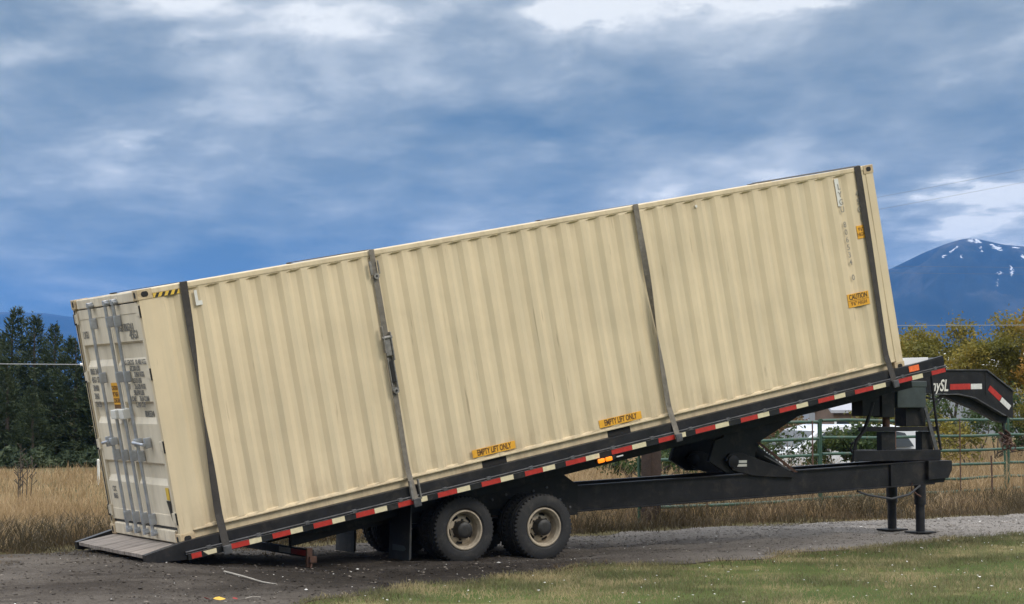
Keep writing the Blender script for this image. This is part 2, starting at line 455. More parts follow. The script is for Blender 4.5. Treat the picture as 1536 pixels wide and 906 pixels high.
def mountain_mat():
    m, k, b, out = base('mountain_forest')
    o = k.n('ShaderNodeTexCoord').outputs['Object']
    x, y, z = k.sep(o)
    f = k.noise(o, 0.0035, 9, 0.62)
    col = k.ramp(f, [(0.35, (0.008, 0.014, 0.010)), (0.52, (0.020, 0.026, 0.020)), (0.70, (0.075, 0.072, 0.060))])
    # old snow lying in gullies near the top
    wn = k.n('ShaderNodeTexNoise', i_Scale=0.012, i_Detail=6.0, i_Roughness=0.65)
    k.put(wn.inputs['Vector'], o)
    wx, wy, wz = k.sep(wn.outputs['Color'])
    xa = k.m('MULTIPLY', k.m('DIVIDE', x, y), 6000.0)
    za = k.m('MULTIPLY', k.m('DIVIDE', z, y), 6000.0)
    X = k.m('ADD', xa, k.m('MULTIPLY', k.m('SUBTRACT', wx, 0.5), 60.0))
    Zz = k.m('ADD', za, k.m('MULTIPLY', k.m('SUBTRACT', wy, 0.5), 46.0))
    tot = None
    for (cx, cz, rx, rz, sl) in SNOW:
        dx = k.m('SUBTRACT', X, cx)
        dz = k.m('SUBTRACT', k.m('SUBTRACT', Zz, cz), k.m('MULTIPLY', dx, sl))
        q = k.m('ADD', k.m('POWER', k.m('DIVIDE', dx, rx), 2.0), k.m('POWER', k.m('DIVIDE', dz, rz), 2.0))
        e = k.m('EXPONENT', k.m('MULTIPLY', q, -1.0))
        tot = e if tot is None else k.m('MAXIMUM', tot, e)
    sn = k.m('ADD', tot, k.m('MULTIPLY', k.m('SUBTRACT', k.noise(o, 0.022, 8, 0.75), 0.5), 1.9))
    col = k.mix(k.ramp(sn, [(0.80, (0, 0, 0)), (1.0, (0.7,) * 3)]), col, (0.80, 0.82, 0.86))
    k.put(b.inputs['Base Color'], col)
    b.inputs['Roughness'].default_value = 0.95
    b.inputs['Specular IOR Level'].default_value = 0.1


# x, height, half width, half height, slope of each snow field (metres)
SNOW = [(1372, 494, 40, 9, 0.75), (1440, 518, 50, 8, -0.05), (1510, 496, 36, 9, -0.5), (1565, 500, 30, 6, -0.1),
        (1552, 425, 13, 30, 0.0), (1524, 418, 22, 8, 0.0), (1508, 392, 12, 20, 0.0), (1640, 470, 14, 18, 0.0), (1395, 470, 14, 9, 0.3), (1455, 498, 10, 14, 0.0), (1345, 472, 8, 12, 0.4), (1585, 470, 10, 14, 0.0)]
mountain_mat()


# ------------------------------------------------------------------ object helpers
def link(o, parent=None):
    COL.objects.link(o)
    if parent is not None:
        o.parent = parent
    return o


def thing(name, label, cat, loc=(0, 0, 0), rot=(0, 0, 0), group=None):
    o = bpy.data.objects.new(name, None)
    o.empty_display_size = 0.3
    o.location = loc
    o.rotation_euler = rot
    tag(o, label, cat, group)
    return link(o)


def tag(o, label, cat, group=None):
    o['label'] = label
    o['category'] = cat
    if group:
        o['group'] = group
    return o


def kind(o, k, label=None):
    o['kind'] = k
    if label:
        o['label'] = label
    return o


def copy_thing(src, loc, rot=None, scale=None, label=None):
    c = src.copy()
    COL.objects.link(c)
    c.location = loc
    if rot is not None:
        c.rotation_euler = rot
    if scale is not None:
        c.scale = scale
    if label:
        c['label'] = label
    for ch in list(src.children):
        d = ch.copy()
        COL.objects.link(d)
        d.parent = c
        for g in ch.children:
            e = g.copy()
            COL.objects.link(e)
            e.parent = d
    return c


class MB:
    """collects shapes into one mesh"""
    def __init__(self, mat=None):
        self.bm = bmesh.new()
        self.M = mat or Matrix.Identity(4)

    def v(self, p):
        return self.bm.verts.new(self.M @ Vector(p))

    def box(self, a, b, bev=0.0, rot=None):
        a, b = Vector(a), Vector(b)
        lo = Vector(map(min, a, b))
        hi = Vector(map(max, a, b))
        c = (lo + hi) / 2
        h = (hi - lo) / 2
        t = bmesh.new()
        bmesh.ops.create_cube(t, size=2)
        for q in t.verts:
            q.co = Vector((q.co.x * h.x, q.co.y * h.y, q.co.z * h.z))
        if bev > 0:
            bmesh.ops.bevel(t, geom=t.edges[:], offset=min(bev, min(h) * 0.9), segments=2, profile=0.6, affect='EDGES')
        for q in t.verts:
            if rot is not None:
                q.co = rot @ q.co
            q.co = self.M @ (q.co + c)
        self._merge(t)
        return self

    def _merge(self, t):
        mp = [self.bm.verts.new(q.co) for q in t.verts]
        t.verts.index_update()
        for f in t.faces:
            try:
                self.bm.faces.new([mp[q.index] for q in f.verts])
            except ValueError:
                pass
        t.free()

    def prism(self, pts, y0, y1, axis='y', bev=0.0):
        """closed outline (two coordinates) extruded along the third axis"""
        t = bmesh.new()
        def P(u, w, s):
            return {'y': (u, s, w), 'x': (s, u, w), 'z': (u, w, s)}[axis]
        A = [t.verts.new(P(u, w, y0)) for u, w in pts]
        B = [t.verts.new(P(u, w, y1)) for u, w in pts]
        t.faces.new(A)
        t.faces.new(B[::-1])
        n = len(pts)
        for i in range(n):
            t.faces.new((A[i], B[i], B[(i + 1) % n], A[(i + 1) % n]))
        bmesh.ops.recalc_face_normals(t, faces=t.faces[:])
        if bev:
            bmesh.ops.bevel(t, geom=t.edges[:], offset=bev, segments=2, profile=0.6, affect='EDGES')
        for q in t.verts:
            q.co = self.M @ q.co
        self._merge(t)
        return self

    def tube(self, pts, r, seg=10, cap=True):
        pts = [Vector(p) for p in pts]
        rs = r if isinstance(r, (list, tuple)) else [r] * len(pts)
        rings = []
        up = Vector((0.13, 0.21, 0.97))
        for i, p in enumerate(pts):
            d = (pts[min(i + 1, len(pts) - 1)] - pts[max(i - 1, 0)]).normalized()
            s = d.cross(up)
            if s.length < 1e-4:
                s = d.cross(Vector((1, 0, 0)))
            s.normalize()
            w = s.cross(d)
            rings.append([self.v(p + (s * math.cos(2 * math.pi * j / seg) + w * math.sin(2 * math.pi * j / seg)) * rs[i]) for j in range(seg)])
        for a, b in zip(rings, rings[1:]):
            for j in range(seg):
                self.bm.faces.new((a[j], a[(j + 1) % seg], b[(j + 1) % seg], b[j]))
        if cap:
            self.bm.faces.new(rings[0][::-1])
            self.bm.faces.new(rings[-1])
        return self

    def lathe(self, prof, c, axis='y', seg=48, close=False):
        """profile of (offset along axis, radius) turned about an axis through c"""
        c = Vector(c)
        rings = []
        for s, r in prof:
            ring = []
            for j in range(seg):
                a = 2 * math.pi * j / seg
                rr = r(a) if callable(r) else r
                u, w = rr * math.cos(a), rr * math.sin(a)
                p = {'y': (u, s, w), 'x': (s, u, w), 'z': (u, w, s)}[axis]
                ring.append(self.v(c + Vector(p)))
            rings.append(ring)
        pr = list(zip(rings, rings[1:])) + ([(rings[-1], rings[0])] if close else [])
        for a, b in pr:
            for j in range(seg):
                self.bm.faces.new((a[j], a[(j + 1) % seg], b[(j + 1) % seg], b[j]))
        if not close:
            self.bm.faces.new(rings[0][::-1])
            self.bm.faces.new(rings[-1])
        return self

    def quad(self, *p):
        self.bm.faces.new([self.v(q) for q in p])
        return self

    def build(self, name, mat, parent=None, smooth=False, ang=35):
        bmesh.ops.recalc_face_normals(self.bm, faces=self.bm.faces[:])
        me = bpy.data.meshes.new(name)
        self.bm.to_mesh(me)
        self.bm.free()
        me.materials.append(MATS[mat])
        if smooth:
            me.polygons.foreach_set('use_smooth', [True] * len(me.polygons))
            me.set_sharp_from_angle(angle=R(ang))
        return link(bpy.data.objects.new(name, me), parent)


def text_mesh(name, body, size, mat, parent, M, align='LEFT', squeeze=1.0, depth=0.001, shear=0.0, bold=0.0, line=1.0):
    """real letters as a thin mesh; local x is the reading direction, local y is up"""
    cu = bpy.data.curves.new(name, 'FONT')
    cu.body = body
    cu.size = size
    cu.align_x = align
    cu.align_y = 'CENTER'
    cu.extrude = depth
    cu.shear = shear
    cu.offset = bold
    cu.space_line = line
    cu.resolution_u = 3
    o = bpy.data.objects.new(name, cu)
    COL.objects.link(o)
    bpy.context.view_layer.update()
    dg = bpy.context.evaluated_depsgraph_get()
    me = bpy.data.meshes.new_from_object(o.evaluated_get(dg))
    bpy.data.objects.remove(o)
    bpy.data.curves.remove(cu)
    me.transform(Matrix.Diagonal((squeeze, 1, 1, 1)))
    me.transform(M)
    me.materials.clear()
    me.materials.append(MATS[mat])
    me.name = name
    return link(bpy.data.objects.new(name, me), parent)


def faces_object(name, verts, faces_n, mat, parent=None):
    """many loose triangles or quads in one go; verts is (n*k, 3)"""
    verts = np.ascontiguousarray(verts, dtype=np.float32)
    k = faces_n
    n = len(verts) // k
    me = bpy.data.meshes.new(name)
    me.vertices.add(len(verts))
    me.vertices.foreach_set('co', verts.ravel())
    me.loops.add(len(verts))
    me.loops.foreach_set('vertex_index', np.arange(len(verts), dtype=np.int32))
    me.polygons.add(n)
    me.polygons.foreach_set('loop_start', np.arange(0, n * k, k, dtype=np.int32))
    me.update(calc_edges=True)
    me.materials.append(MATS[mat])
    return link(bpy.data.objects.new(name, me), parent)


# ------------------------------------------------------------------ ground
YAW = R(29.9048)
TILT = R(11.0885)
ORG = Vector((-3.6963, 21.7685, 0))
CY, SY = math.cos(YAW), math.sin(YAW)


def to_world(u, v):
    return ORG.x + u * CY - v * SY, ORG.y + u * SY + v * CY


def to_road(x, y):
    dx, dy = x - ORG.x, y - ORG.y
    return dx * CY + dy * SY, -dx * SY + dy * CY


def sstep(a, b, x):
    t = np.clip((x - a) / (b - a), 0, 1)
    return t * t * (3 - 2 * t)


def gz(x, y):
    """height of the ground: a slight dip where the wheels stand"""
    u, v = to_road(np.asarray(x, float), np.asarray(y, float))
    near = sstep(-2.2, -0.4, v) * (1 - sstep(4.0, 9.0, v))
    z = (0.15 * sstep(2.2, -0.6, u) + 0.055 * sstep(7.5, 11.0, u)) * near
    z = z + 0.05 * sstep(7.5, 11.0, u) * (1 - near) * sstep(0, 6, v)
    return z


def axis_vals(lo, hi, step, far):
    a = list(np.arange(lo, hi + 1e-6, step))
    s = step
    while a[-1] < far:
        s *= 1.35
        a.append(a[-1] + s)
    s = step
    b = []
    q = lo
    while q > -far:
        s *= 1.35
        q -= s
        b.append(q)
    return np.array(b[::-1] + a)


def grid_object(name, xs, ys, zf, mat):
    X, Y = np.meshgrid(xs, ys)
    Z = zf(X, Y)
    V = np.stack([X, Y, Z], -1).reshape(-1, 3)
    nx, ny = len(xs), len(ys)
    idx = np.arange(nx * ny).reshape(ny, nx)
    F = np.stack([idx[:-1, :-1], idx[:-1, 1:], idx[1:, 1:], idx[1:, :-1]], -1).reshape(-1, 4)
    me = bpy.data.meshes.new(name)
    me.from_pydata(V.tolist(), [], F.tolist())
    me.materials.append(MATS[mat])
    me.polygons.foreach_set('use_smooth', [True] * len(me.polygons))
    return link(bpy.data.objects.new(name, me))


kind(grid_object('ground', axis_vals(-25, 35, 0.5, 9500), axis_vals(5, 65, 0.5, 9500), gz, 'ground_soil'), 'structure')


def wob(u, s=1.0, ph=0.0):
    return 0.16 * math.sin(u * 1.7 + ph) + 0.10 * math.sin(u * 3.9 + 1.3 + ph) + s * 0.22 * mnoise.noise((u * 1.1, ph, 0.3)) + 0.09 * mnoise.noise((u * 4.0, ph, 2.0))


def near_edge(u):
    """near (lawn) edge of the gravel in road coordinates"""
    pts = [(-60, -13.0), (-12, -9.2), (-4.0, -6.2), (0.35, -3.2), (1.9, -2.2), (4.3, -1.24), (8.1, -0.81), (12.9, 0.10), (30, 2.6), (90, 8)]
    return float(np.interp(u, *zip(*pts)))


def far_edge(u):
    pts = [(-60, -2.5), (-14, -0.3), (-6, 0.5), (-2.6, 1.4), (-1.0, 2.3), (0.8, 3.9), (9, 3.75), (16.6, 3.9), (30, 5.2), (90, 12)]
    return float(np.interp(u, *zip(*pts)))


def road_lump(u, v, t, lump=0.030):
    """small heaps and ruts of the gravel, fading to nothing at both edges"""
    ta = min(1, 8 * t * (1 - t))
    q = 0.55 + mnoise.fractal((u * 1.3, v * 1.6, 1.0), 0.8, 2.2, 5) + 0.35 * mnoise.noise((u * 6.5, v * 6.5, 3.0)) + 0.9 * max(0.0, mnoise.noise((u * 0.35, v * 2.2, 7.0)))
    return max(0.0, lump * ta * q)


def strip(name, f0, f1, us, rows, dz, mat, lump=0.0):
    V, F = [], []
    for u in us:
        a, b = f0(u), f1(u)
        for j in range(rows + 1):
            t = j / rows
            x, y = to_world(u, a + (b - a) * t)
            bump = road_lump(u, a + (b - a) * t, t, lump) if lump else 0.0
            V.append((x, y, float(gz(x, y)) + dz + bump))
    r = rows + 1
    for i in range(len(us) - 1):
        for j in range(rows):
            F.append((i * r + j, (i + 1) * r + j, (i + 1) * r + j + 1, i * r + j + 1))
    me = bpy.data.meshes.new(name)
    me.from_pydata(V, [], F)
    me.materials.append(MATS[mat])
    me.polygons.foreach_set('use_smooth', [True] * len(me.polygons))
    return link(bpy.data.objects.new(name, me))


us = np.concatenate([np.arange(-58, -8, 0.8), np.arange(-8, 20, 0.07), np.arange(20, 90, 0.9)])
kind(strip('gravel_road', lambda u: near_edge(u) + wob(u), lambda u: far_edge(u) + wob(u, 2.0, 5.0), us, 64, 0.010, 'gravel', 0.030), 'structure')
kind(strip('lawn', lambda u: near_edge(u) - 26, lambda u: near_edge(u) + wob(u, 1.0, 0.0) - 0.05, us, 30, 0.005, 'lawn_soil'), 'structure')


# grass, made blade by blade
def blades(xy, h, w, lean, z0=None, seed=0, bend=0.5, two=True):
    """tapered blades: a quad below and a bent tip triangle above (as one 5-gon strip split in two triangles sets)"""
    r = np.random.default_rng(seed)
    n = len(xy)
    z = gz(xy[:, 0], xy[:, 1]) if z0 is None else z0
    a = r.uniform(0, 2 * np.pi, n)
    t = r.uniform(0, 2 * np.pi, n)
    side = np.stack([np.cos(a), np.sin(a), np.zeros(n)], 1) * (w / 2)[:, None]
    ld = np.stack([np.cos(t), np.sin(t), np.zeros(n)], 1) * (lean * h)[:, None]
    p0 = np.stack([xy[:, 0], xy[:, 1], z], 1)
    up = np.stack([np.zeros(n), np.zeros(n), h], 1)
    mid = p0 + up * 0.55 + ld * 0.35
    tip = p0 + up * (1 - 0.25 * np.clip(lean, 0, 1))[:, None] + ld
    q = np.stack([p0 - side, p0 + side, mid + side * 0.75, mid - side * 0.75], 1)
    tr = np.stack([mid - side * 0.75, mid + side * 0.75, tip + side * 0.12, tip - side * 0.12], 1)
    return np.concatenate([q, tr], 0).reshape(-1, 3)


def scatter_road(n, u0, u1, fv, seed):
    r = np.random.default_rng(seed)
    u = r.uniform(u0, u1, n)
    v = np.array([fv(a, b) for a, b in zip(u, r.uniform(0, 1, n))])
    x, y = to_world(u, v)
    return np.stack([x, y], 1), u, v


def keep_view(xy, margin=1.15, ymax=200):
    """the part of a field the photograph and its surroundings could see"""
    return (np.abs(xy[:, 0]) < 0.30 * margin * xy[:, 1] + 4) & (xy[:, 1] < ymax)


def clump(xy, scale, seed, lo):
    """thin a scatter out into patches"""
    r = np.random.default_rng(seed)
    f = np.array([mnoise.fractal((a * scale, b * scale, seed * 1.7), 1.0, 2.0, 4) for a, b in xy])
    return r.uniform(0, 1, len(xy)) < np.clip(0.5 + f * 1.1, lo, 1)


# lawn in the foreground
xy, u, v = scatter_road(230000, -6, 24, lambda a, t: near_edge(a) + wob(a) + 0.10 - 7.6 * t ** 1.25, 3)
k_ = keep_view(xy)
xy = xy[k_]
r_ = np.random.default_rng(5)
pat = np.array([mnoise.fractal((a * 0.5, b * 0.5, 3.0), 1.0, 2.0, 4) for a, b in xy])
k_ = r_.uniform(0, 1, len(xy)) < np.clip(0.75 + pat, 0.25, 1)
xy, pat = xy[k_], pat[k_]
n = len(xy)
h = r_.gamma(6, 0.0065, n) * (1 + 0.5 * pat) + 0.008
kind(faces_object('lawn_grass', blades(xy, h, r_.uniform(0.004, 0.010, n), r_.uniform(0.1, 1.0, n), seed=8), 4, 'grass_lawn'), 'stuff')


# dry grass: verge between road and fence, field beyond, and the tall stand at left behind the container
def field(n, u0, u1, fv, seed, h0, h1, w0, w1, mat, name, lo=0.1, sc=0.45, hvar=0.35, lean=(0.05, 0.6), xr=(-99, 99)):
    xy, u, v = scatter_road(n, u0, u1, fv, seed)
    k_ = keep_view(xy) & (xy[:, 0] > xr[0]) & (xy[:, 0] < xr[1])
    xy = xy[k_]
    k_ = clump(xy, sc, seed, lo)
    xy = xy[k_]
    r = np.random.default_rng(seed + 1)
    f = np.array([mnoise.fractal((a * 0.6, b * 0.6, seed), 1.0, 2.0, 3) for a, b in xy])
    h = r.uniform(h0, h1, len(xy)) * (1 + hvar * f)
    w = r.uniform(w0, w1, len(xy))
    return blades(xy, h, w, r.uniform(*lean, len(xy)), seed=seed + 2)


A = [field(24000, -1.5, 40, lambda a, t: far_edge(a) + 0.75 + 1.7 * t, 21, 0.10, 0.42, 0.006, 0.014, None, None, 0.0, 0.9, 0.7, lean=(0.2, 1.1)),
     field(54000, 0.0, 42, lambda a, t: far_edge(a) + 2.0 + 6.0 * t ** 0.8, 23, 0.28, 0.85, 0.007, 0.017, None, None, 0.05, 0.55, 0.7, (0.1, 0.8), (-4, 99)),
     field(46000, 2, 60, lambda a, t: far_edge(a) + 7.0 + 20.0 * t, 25, 0.5, 0.95, 0.012, 0.03, None, None, 0.25, 0.35, xr=(-4, 99)),
     field(70000, -22, 2.5, lambda a, t: far_edge(a) + 2.5 + 8.0 * t ** 0.8, 27, 0.18, 0.46, 0.007, 0.017, None, None, 0.30, 0.45, 0.35, (0.05, 0.6)),
     field(110000, -36, 16, lambda a, t: far_edge(a) + 6.0 + 24.0 * t, 29, 0.12, 0.34, 0.012, 0.026, None, None, 0.5, 0.35, 0.5, xr=(-99, -4))]
kind(faces_object('dry_grass', np.concatenate(A), 4, 'grass_dry'), 'stuff')
A = [field(46000, -24, 42, lambda a, t: far_edge(a) - 0.1 + 1.7 * t, 31, 0.05, 0.22, 0.006, 0.016, None, None, 0.1, 1.0, lean=(0.2, 1.2)),
     field(46000, -24, 2.0, lambda a, t: far_edge(a) + 0.5 + 3.4 * t, 33, 0.12, 0.46, 0.007, 0.018, None, None, 0.15, 0.9, lean=(0.2, 1.0)),
     field(42000, -14, 3.0, lambda a, t: far_edge(a) - 1.9 + 2.9 * t ** 0.6, 35, 0.015, 0.085, 0.006, 0.014, None, None, 0.0, 1.2, lean=(0.3, 1.2)),
     field(9000, -6, 24, lambda a, t: near_edge(a) + wob(a) + 0.30 - 1.0 * t, 39, 0.02, 0.09, 0.005, 0.011, None, None, 0.15, 1.3, lean=(0.3, 1.3)),
     field(90000, 2, 46, lambda a, t: far_edge(a) + 0.5 + 3.6 * t, 37, 0.12, 0.50, 0.007, 0.018, None, None, 0.05, 0.8, lean=(0.2, 1.0))]
kind(faces_object('weedy_grass', np.concatenate(A), 4, 'grass_weedy'), 'stuff')


# loose stones on the gravel
def pebbles(name, n, u0, u1, fv, seed, s0, s1, mat):
    xy, u, v = scatter_road(n, u0, u1, fv, seed)
    xy = xy[keep_view(xy)]
    r = np.random.default_rng(seed + 3)
    oc = np.array([(1, 0, 0), (0, 1, 0), (-1, 0, 0), (0, -1, 0), (0, 0, 1), (0, 0, -1)], float)
    fc = [(0, 1, 4), (1, 2, 4), (2, 3, 4), (3, 0, 4), (1, 0, 5), (2, 1, 5), (3, 2, 5), (0, 3, 5)]
    m = len(xy)
    s = s0 + (s1 - s0) * r.uniform(0, 1, m) ** 3
    P = oc[None] * (s[:, None] * r.uniform(0.6, 1.3, (m, 3)))[:, None, :] * np.array([1, 1, 0.42])
    P = P + r.normal(0, 0.15, P.shape) * s[:, None, None]
    lz = []
    for x, y in xy:
        a, b = to_road(x, y)
        t = (b - near_edge(a)) / (far_edge(a) - near_edge(a))
        lz.append(road_lump(a, b, min(max(t, 0), 1)))
    P += np.stack([xy[:, 0], xy[:, 1], gz(xy[:, 0], xy[:, 1]) + 0.013 + np.array(lz)], 1)[:, None, :]
    T = np.concatenate([P[:, list(f), :] for f in fc], 0)
    return kind(faces_object(name, T.reshape(-1, 3), 3, mat), 'stuff')


road_v = lambda a, t: near_edge(a) + 0.05 + (far_edge(a) - near_edge(a)) * t
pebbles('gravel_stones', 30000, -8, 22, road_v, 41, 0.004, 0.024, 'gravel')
pebbles('grey_stones', 5000, -8, 22, road_v, 47, 0.004, 0.024, 'pebble_grey')
pebbles('pale_stones', 300, -6, 16, road_v, 43, 0.008, 0.026, 'stone_white')
pebbles('clover_flowers', 420, -2, 22, lambda a, t: near_edge(a) - 0.4 - 6.5 * t, 49, 0.010, 0.017, 'stone_white').location.z = 0.045


# ------------------------------------------------------------------ mountains
def ridge(name, prof, D, depth, mat, seed, rough, a0, a1, na, nr=60):
    """a range as terrain: prof gives the skyline (azimuth in degrees, height in metres at distance D)"""
    V, F = [], []
    az = np.linspace(a0, a1, na)
    H = np.interp(az, *zip(*prof))
    for i, a in enumerate(az):
        for j in range(nr + 1):
            t = j / nr
            d = D - depth * 0.62 + depth * t
            s = math.sin(min(t / 0.62, 1) * math.pi / 2) ** 1.15 if t < 0.62 else math.cos((t - 0.62) / 0.38 * math.pi / 2)
            x, y = d * math.tan(R(a)), d
            nz = 0.5 - abs(mnoise.fractal((x / 330, y / 700, seed), 0.85, 2.1, 7))
            side = 1 - abs(t - 0.62) * 1.2
            z = H[i] * s * (d / D if t < 0.62 else 1) + rough * nz * s * (0.06 + 0.94 * min(1, abs(t - 0.62) * 5))
            z = min(z, H[i] * min(1, d / D) * 1.0 + 2 * nz)
            V.append((x, y, max(z, -0.5) if j else -0.5))
    r = nr + 1
    for i in range(na - 1):
        for j in range(nr):
            F.append((i * r + j, (i + 1) * r + j, (i + 1) * r + j + 1, i * r + j + 1))
    me = bpy.data.meshes.new(name)
    me.from_pydata(V, [], F)
    me.materials.append(MATS[mat])
    me.polygons.foreach_set('use_smooth', [True] * len(me.polygons))
    return kind(link(bpy.data.objects.new(name, me)), 'structure')


ridge('mountain', [(-6, 40), (2, 150), (6, 270), (9, 375), (11.1, 432), (12.0, 480), (12.6, 507), (13.1, 524), (13.45, 527), (13.8, 519), (14.3, 507),
                   (15.0, 500), (16.5, 480), (19, 430), (24, 340), (30, 220), (36, 60)], 6000, 3000, 'mountain_forest', 2.0, 150, -6, 36, 420, 90)
ridge('hills', [(-40, 200), (-30, 330), (-20, 400), (-16.0, 382), (-14.6, 398), (-13.6, 392), (-12.9, 378), (-12.2, 372), (-9, 300), (-4, 180), (2, 60)],
      8000, 2600, 'mountain_forest', 9.0, 40, -40, 2, 160)
HAZE_DENSITY = 0.84e-4
HAZE_COLOR = (0.10, 0.37, 1.0)


# ------------------------------------------------------------------ trees
def conifer(height, rad, seed, n=9000):
    """needle sprays on drooping boughs around a leader; returns crown triangles"""
    r = np.random.default_rng(seed)
    P = []
    lead = r.uniform(-0.04, 0.04, 2)
    nb = 170
    for b in range(nb):
        t = (b / nb) ** 0.9
        zb = height * (0.03 + 0.95 * t)
        L = rad * (1 - t) ** 0.75 * r.uniform(0.55, 1.15) + 0.05
        a = b * 2.399 + r.uniform(-0.5, 0.5)
        rise = r.uniform(-0.15, 0.35) + 0.5 * t
        m = max(8, int(n / nb * (0.3 + 1.2 * (1 - t))))
        s = r.uniform(0.12, 1, m) ** 0.6
        ox = np.cos(a) * L * s
        oy = np.sin(a) * L * s
        oz = zb + L * (rise * s ** 1.5) + r.normal(0, 0.05, m)
        c = np.stack([ox + lead[0] * zb + r.normal(0, 0.10 * L + 0.015, m), oy + lead[1] * zb + r.normal(0, 0.10 * L + 0.015, m), oz], 1)
        d = np.stack([np.cos(a) + r.normal(0, 0.55, m), np.sin(a) + r.normal(0, 0.55, m), rise + r.normal(0.35, 0.35, m)], 1)
        d /= np.linalg.norm(d, axis=1)[:, None]
        w = r.normal(0, 1, (m, 3))
        w = np.cross(d, w)
        w /= np.linalg.norm(w, axis=1)[:, None] + 1e-6
        ln = r.uniform(0.09, 0.22, m)[:, None] * (0.6 + 0.6 * (1 - t))
        wd = r.uniform(0.012, 0.032, m)[:, None]
        P.append(np.stack([c - w * wd, c + w * wd, c + d * ln], 1))
    # leader
    return np.concatenate(P).reshape(-1, 3)


def make_conifer(name, h, rad, seed, label, loc, n=9000):
    o = thing(name, label, 'tree', loc, group='dark conifers beyond the field')
    MB().tube([(0, 0, -0.1), (0.02, 0, h * 0.4), (0, 0.02, h * 0.97)], [0.11, 0.07, 0.012], 8).build('trunk', 'bark_brown', o, True)
    faces_object('crown', conifer(h, rad, seed, n), 3, 'needles', o)
    return o


protos = [make_conifer('conifer', 5.3, 1.5, 51, 'tallest dark conifer at left with a broad spire', (-16.8, 65, 0), 11000),
          make_conifer('conifer', 5.0, 1.3, 52, 'dark conifer with a narrow spire, second from the container', (-15.9, 64.4, 0), 10000),
          make_conifer('conifer', 4.2, 1.35, 53, 'shorter dark conifer with a leaning tip right beside the container edge', (-14.15, 62.8, 0), 10000)]
con = [  # source, x, y, turn, scale, label
    (0, -19.6, 66.5, 1.1, 0.95, 'dark conifer at the left border of the photo'),
    (1, -15.0, 63.6, 2.3, 0.93, 'dark conifer between the narrow spire and the leaning tip'),
    (2, -16.3, 62.6, 0.7, 0.84, 'low dark conifer in front of the two tallest spires'),
    (0, -18.2, 63.0, 4.0, 0.80, 'low bushy conifer in front of the left border trees'),
    (1, -17.6, 66.5, 5.2, 0.9, 'dark conifer half hidden between the border tree and the tallest spire'),
    (2, -13.4, 62.5, 3.0, 0.92, 'dark conifer mostly behind the container doors'),
    (1, -21.8, 67.5, 0.4, 0.9, 'outermost dark conifer, just past the left border'),
    (0, -12.0, 64.0, 1.9, 0.8, 'dark conifer wholly behind the container'),
    (2, -15.2, 61.5, 1.4, 0.62, 'lowest dark conifer, nearest the dry grass')]
for s, x, y, rz, sc, lab in con:
    copy_thing(protos[s], (x, y, 0), (0, 0, rz), (sc * 1.05, sc * 1.05, sc), lab)
# dark foliage clumps added to stand in for the shade below the conifers
for i, (x, y, sx, lab) in enumerate([(-15.2, 60.6, 1.5, 'low dark foliage clump standing in for shade at the foot of the conifers beside the container'),
                                     (-18.0, 61.4, 1.6, 'low dark foliage clump standing in for shade at the foot of the left border conifers'),
                                     (-12.9, 60.9, 1.7, 'low dark foliage clump standing in for shade at the foot of the conifers, mostly behind the container doors')]):
    o = thing('shade_clump', lab, 'shade_clump', (x, y, 0), group='shade clumps below the conifers')
    r = np.random.default_rng(60 + i)
    m = 5000
    c = r.normal(0, 1, (m, 3))
    c /= np.linalg.norm(c, axis=1)[:, None]
    c *= (r.uniform(0.2, 1, m) ** 0.4)[:, None] * np.array([sx, 0.8, 0.55])
    c[:, 2] = np.abs(c[:, 2]) * (0.75 + 0.55 * np.sin(c[:, 0] * 3.1 + i) ** 2) + 0.02
    a, b = r.normal(0, 0.05, (m, 3)), r.normal(0, 0.05, (m, 3))
    faces_object('foliage', np.stack([c - a, c + b, c + a], 1).reshape(-1, 3), 3, 'needles', o)
    MB().tube([(0, 0, -0.05), (0.05, 0, 0.5)], [0.04, 0.015], 6).build('stem', 'bark_brown', o)


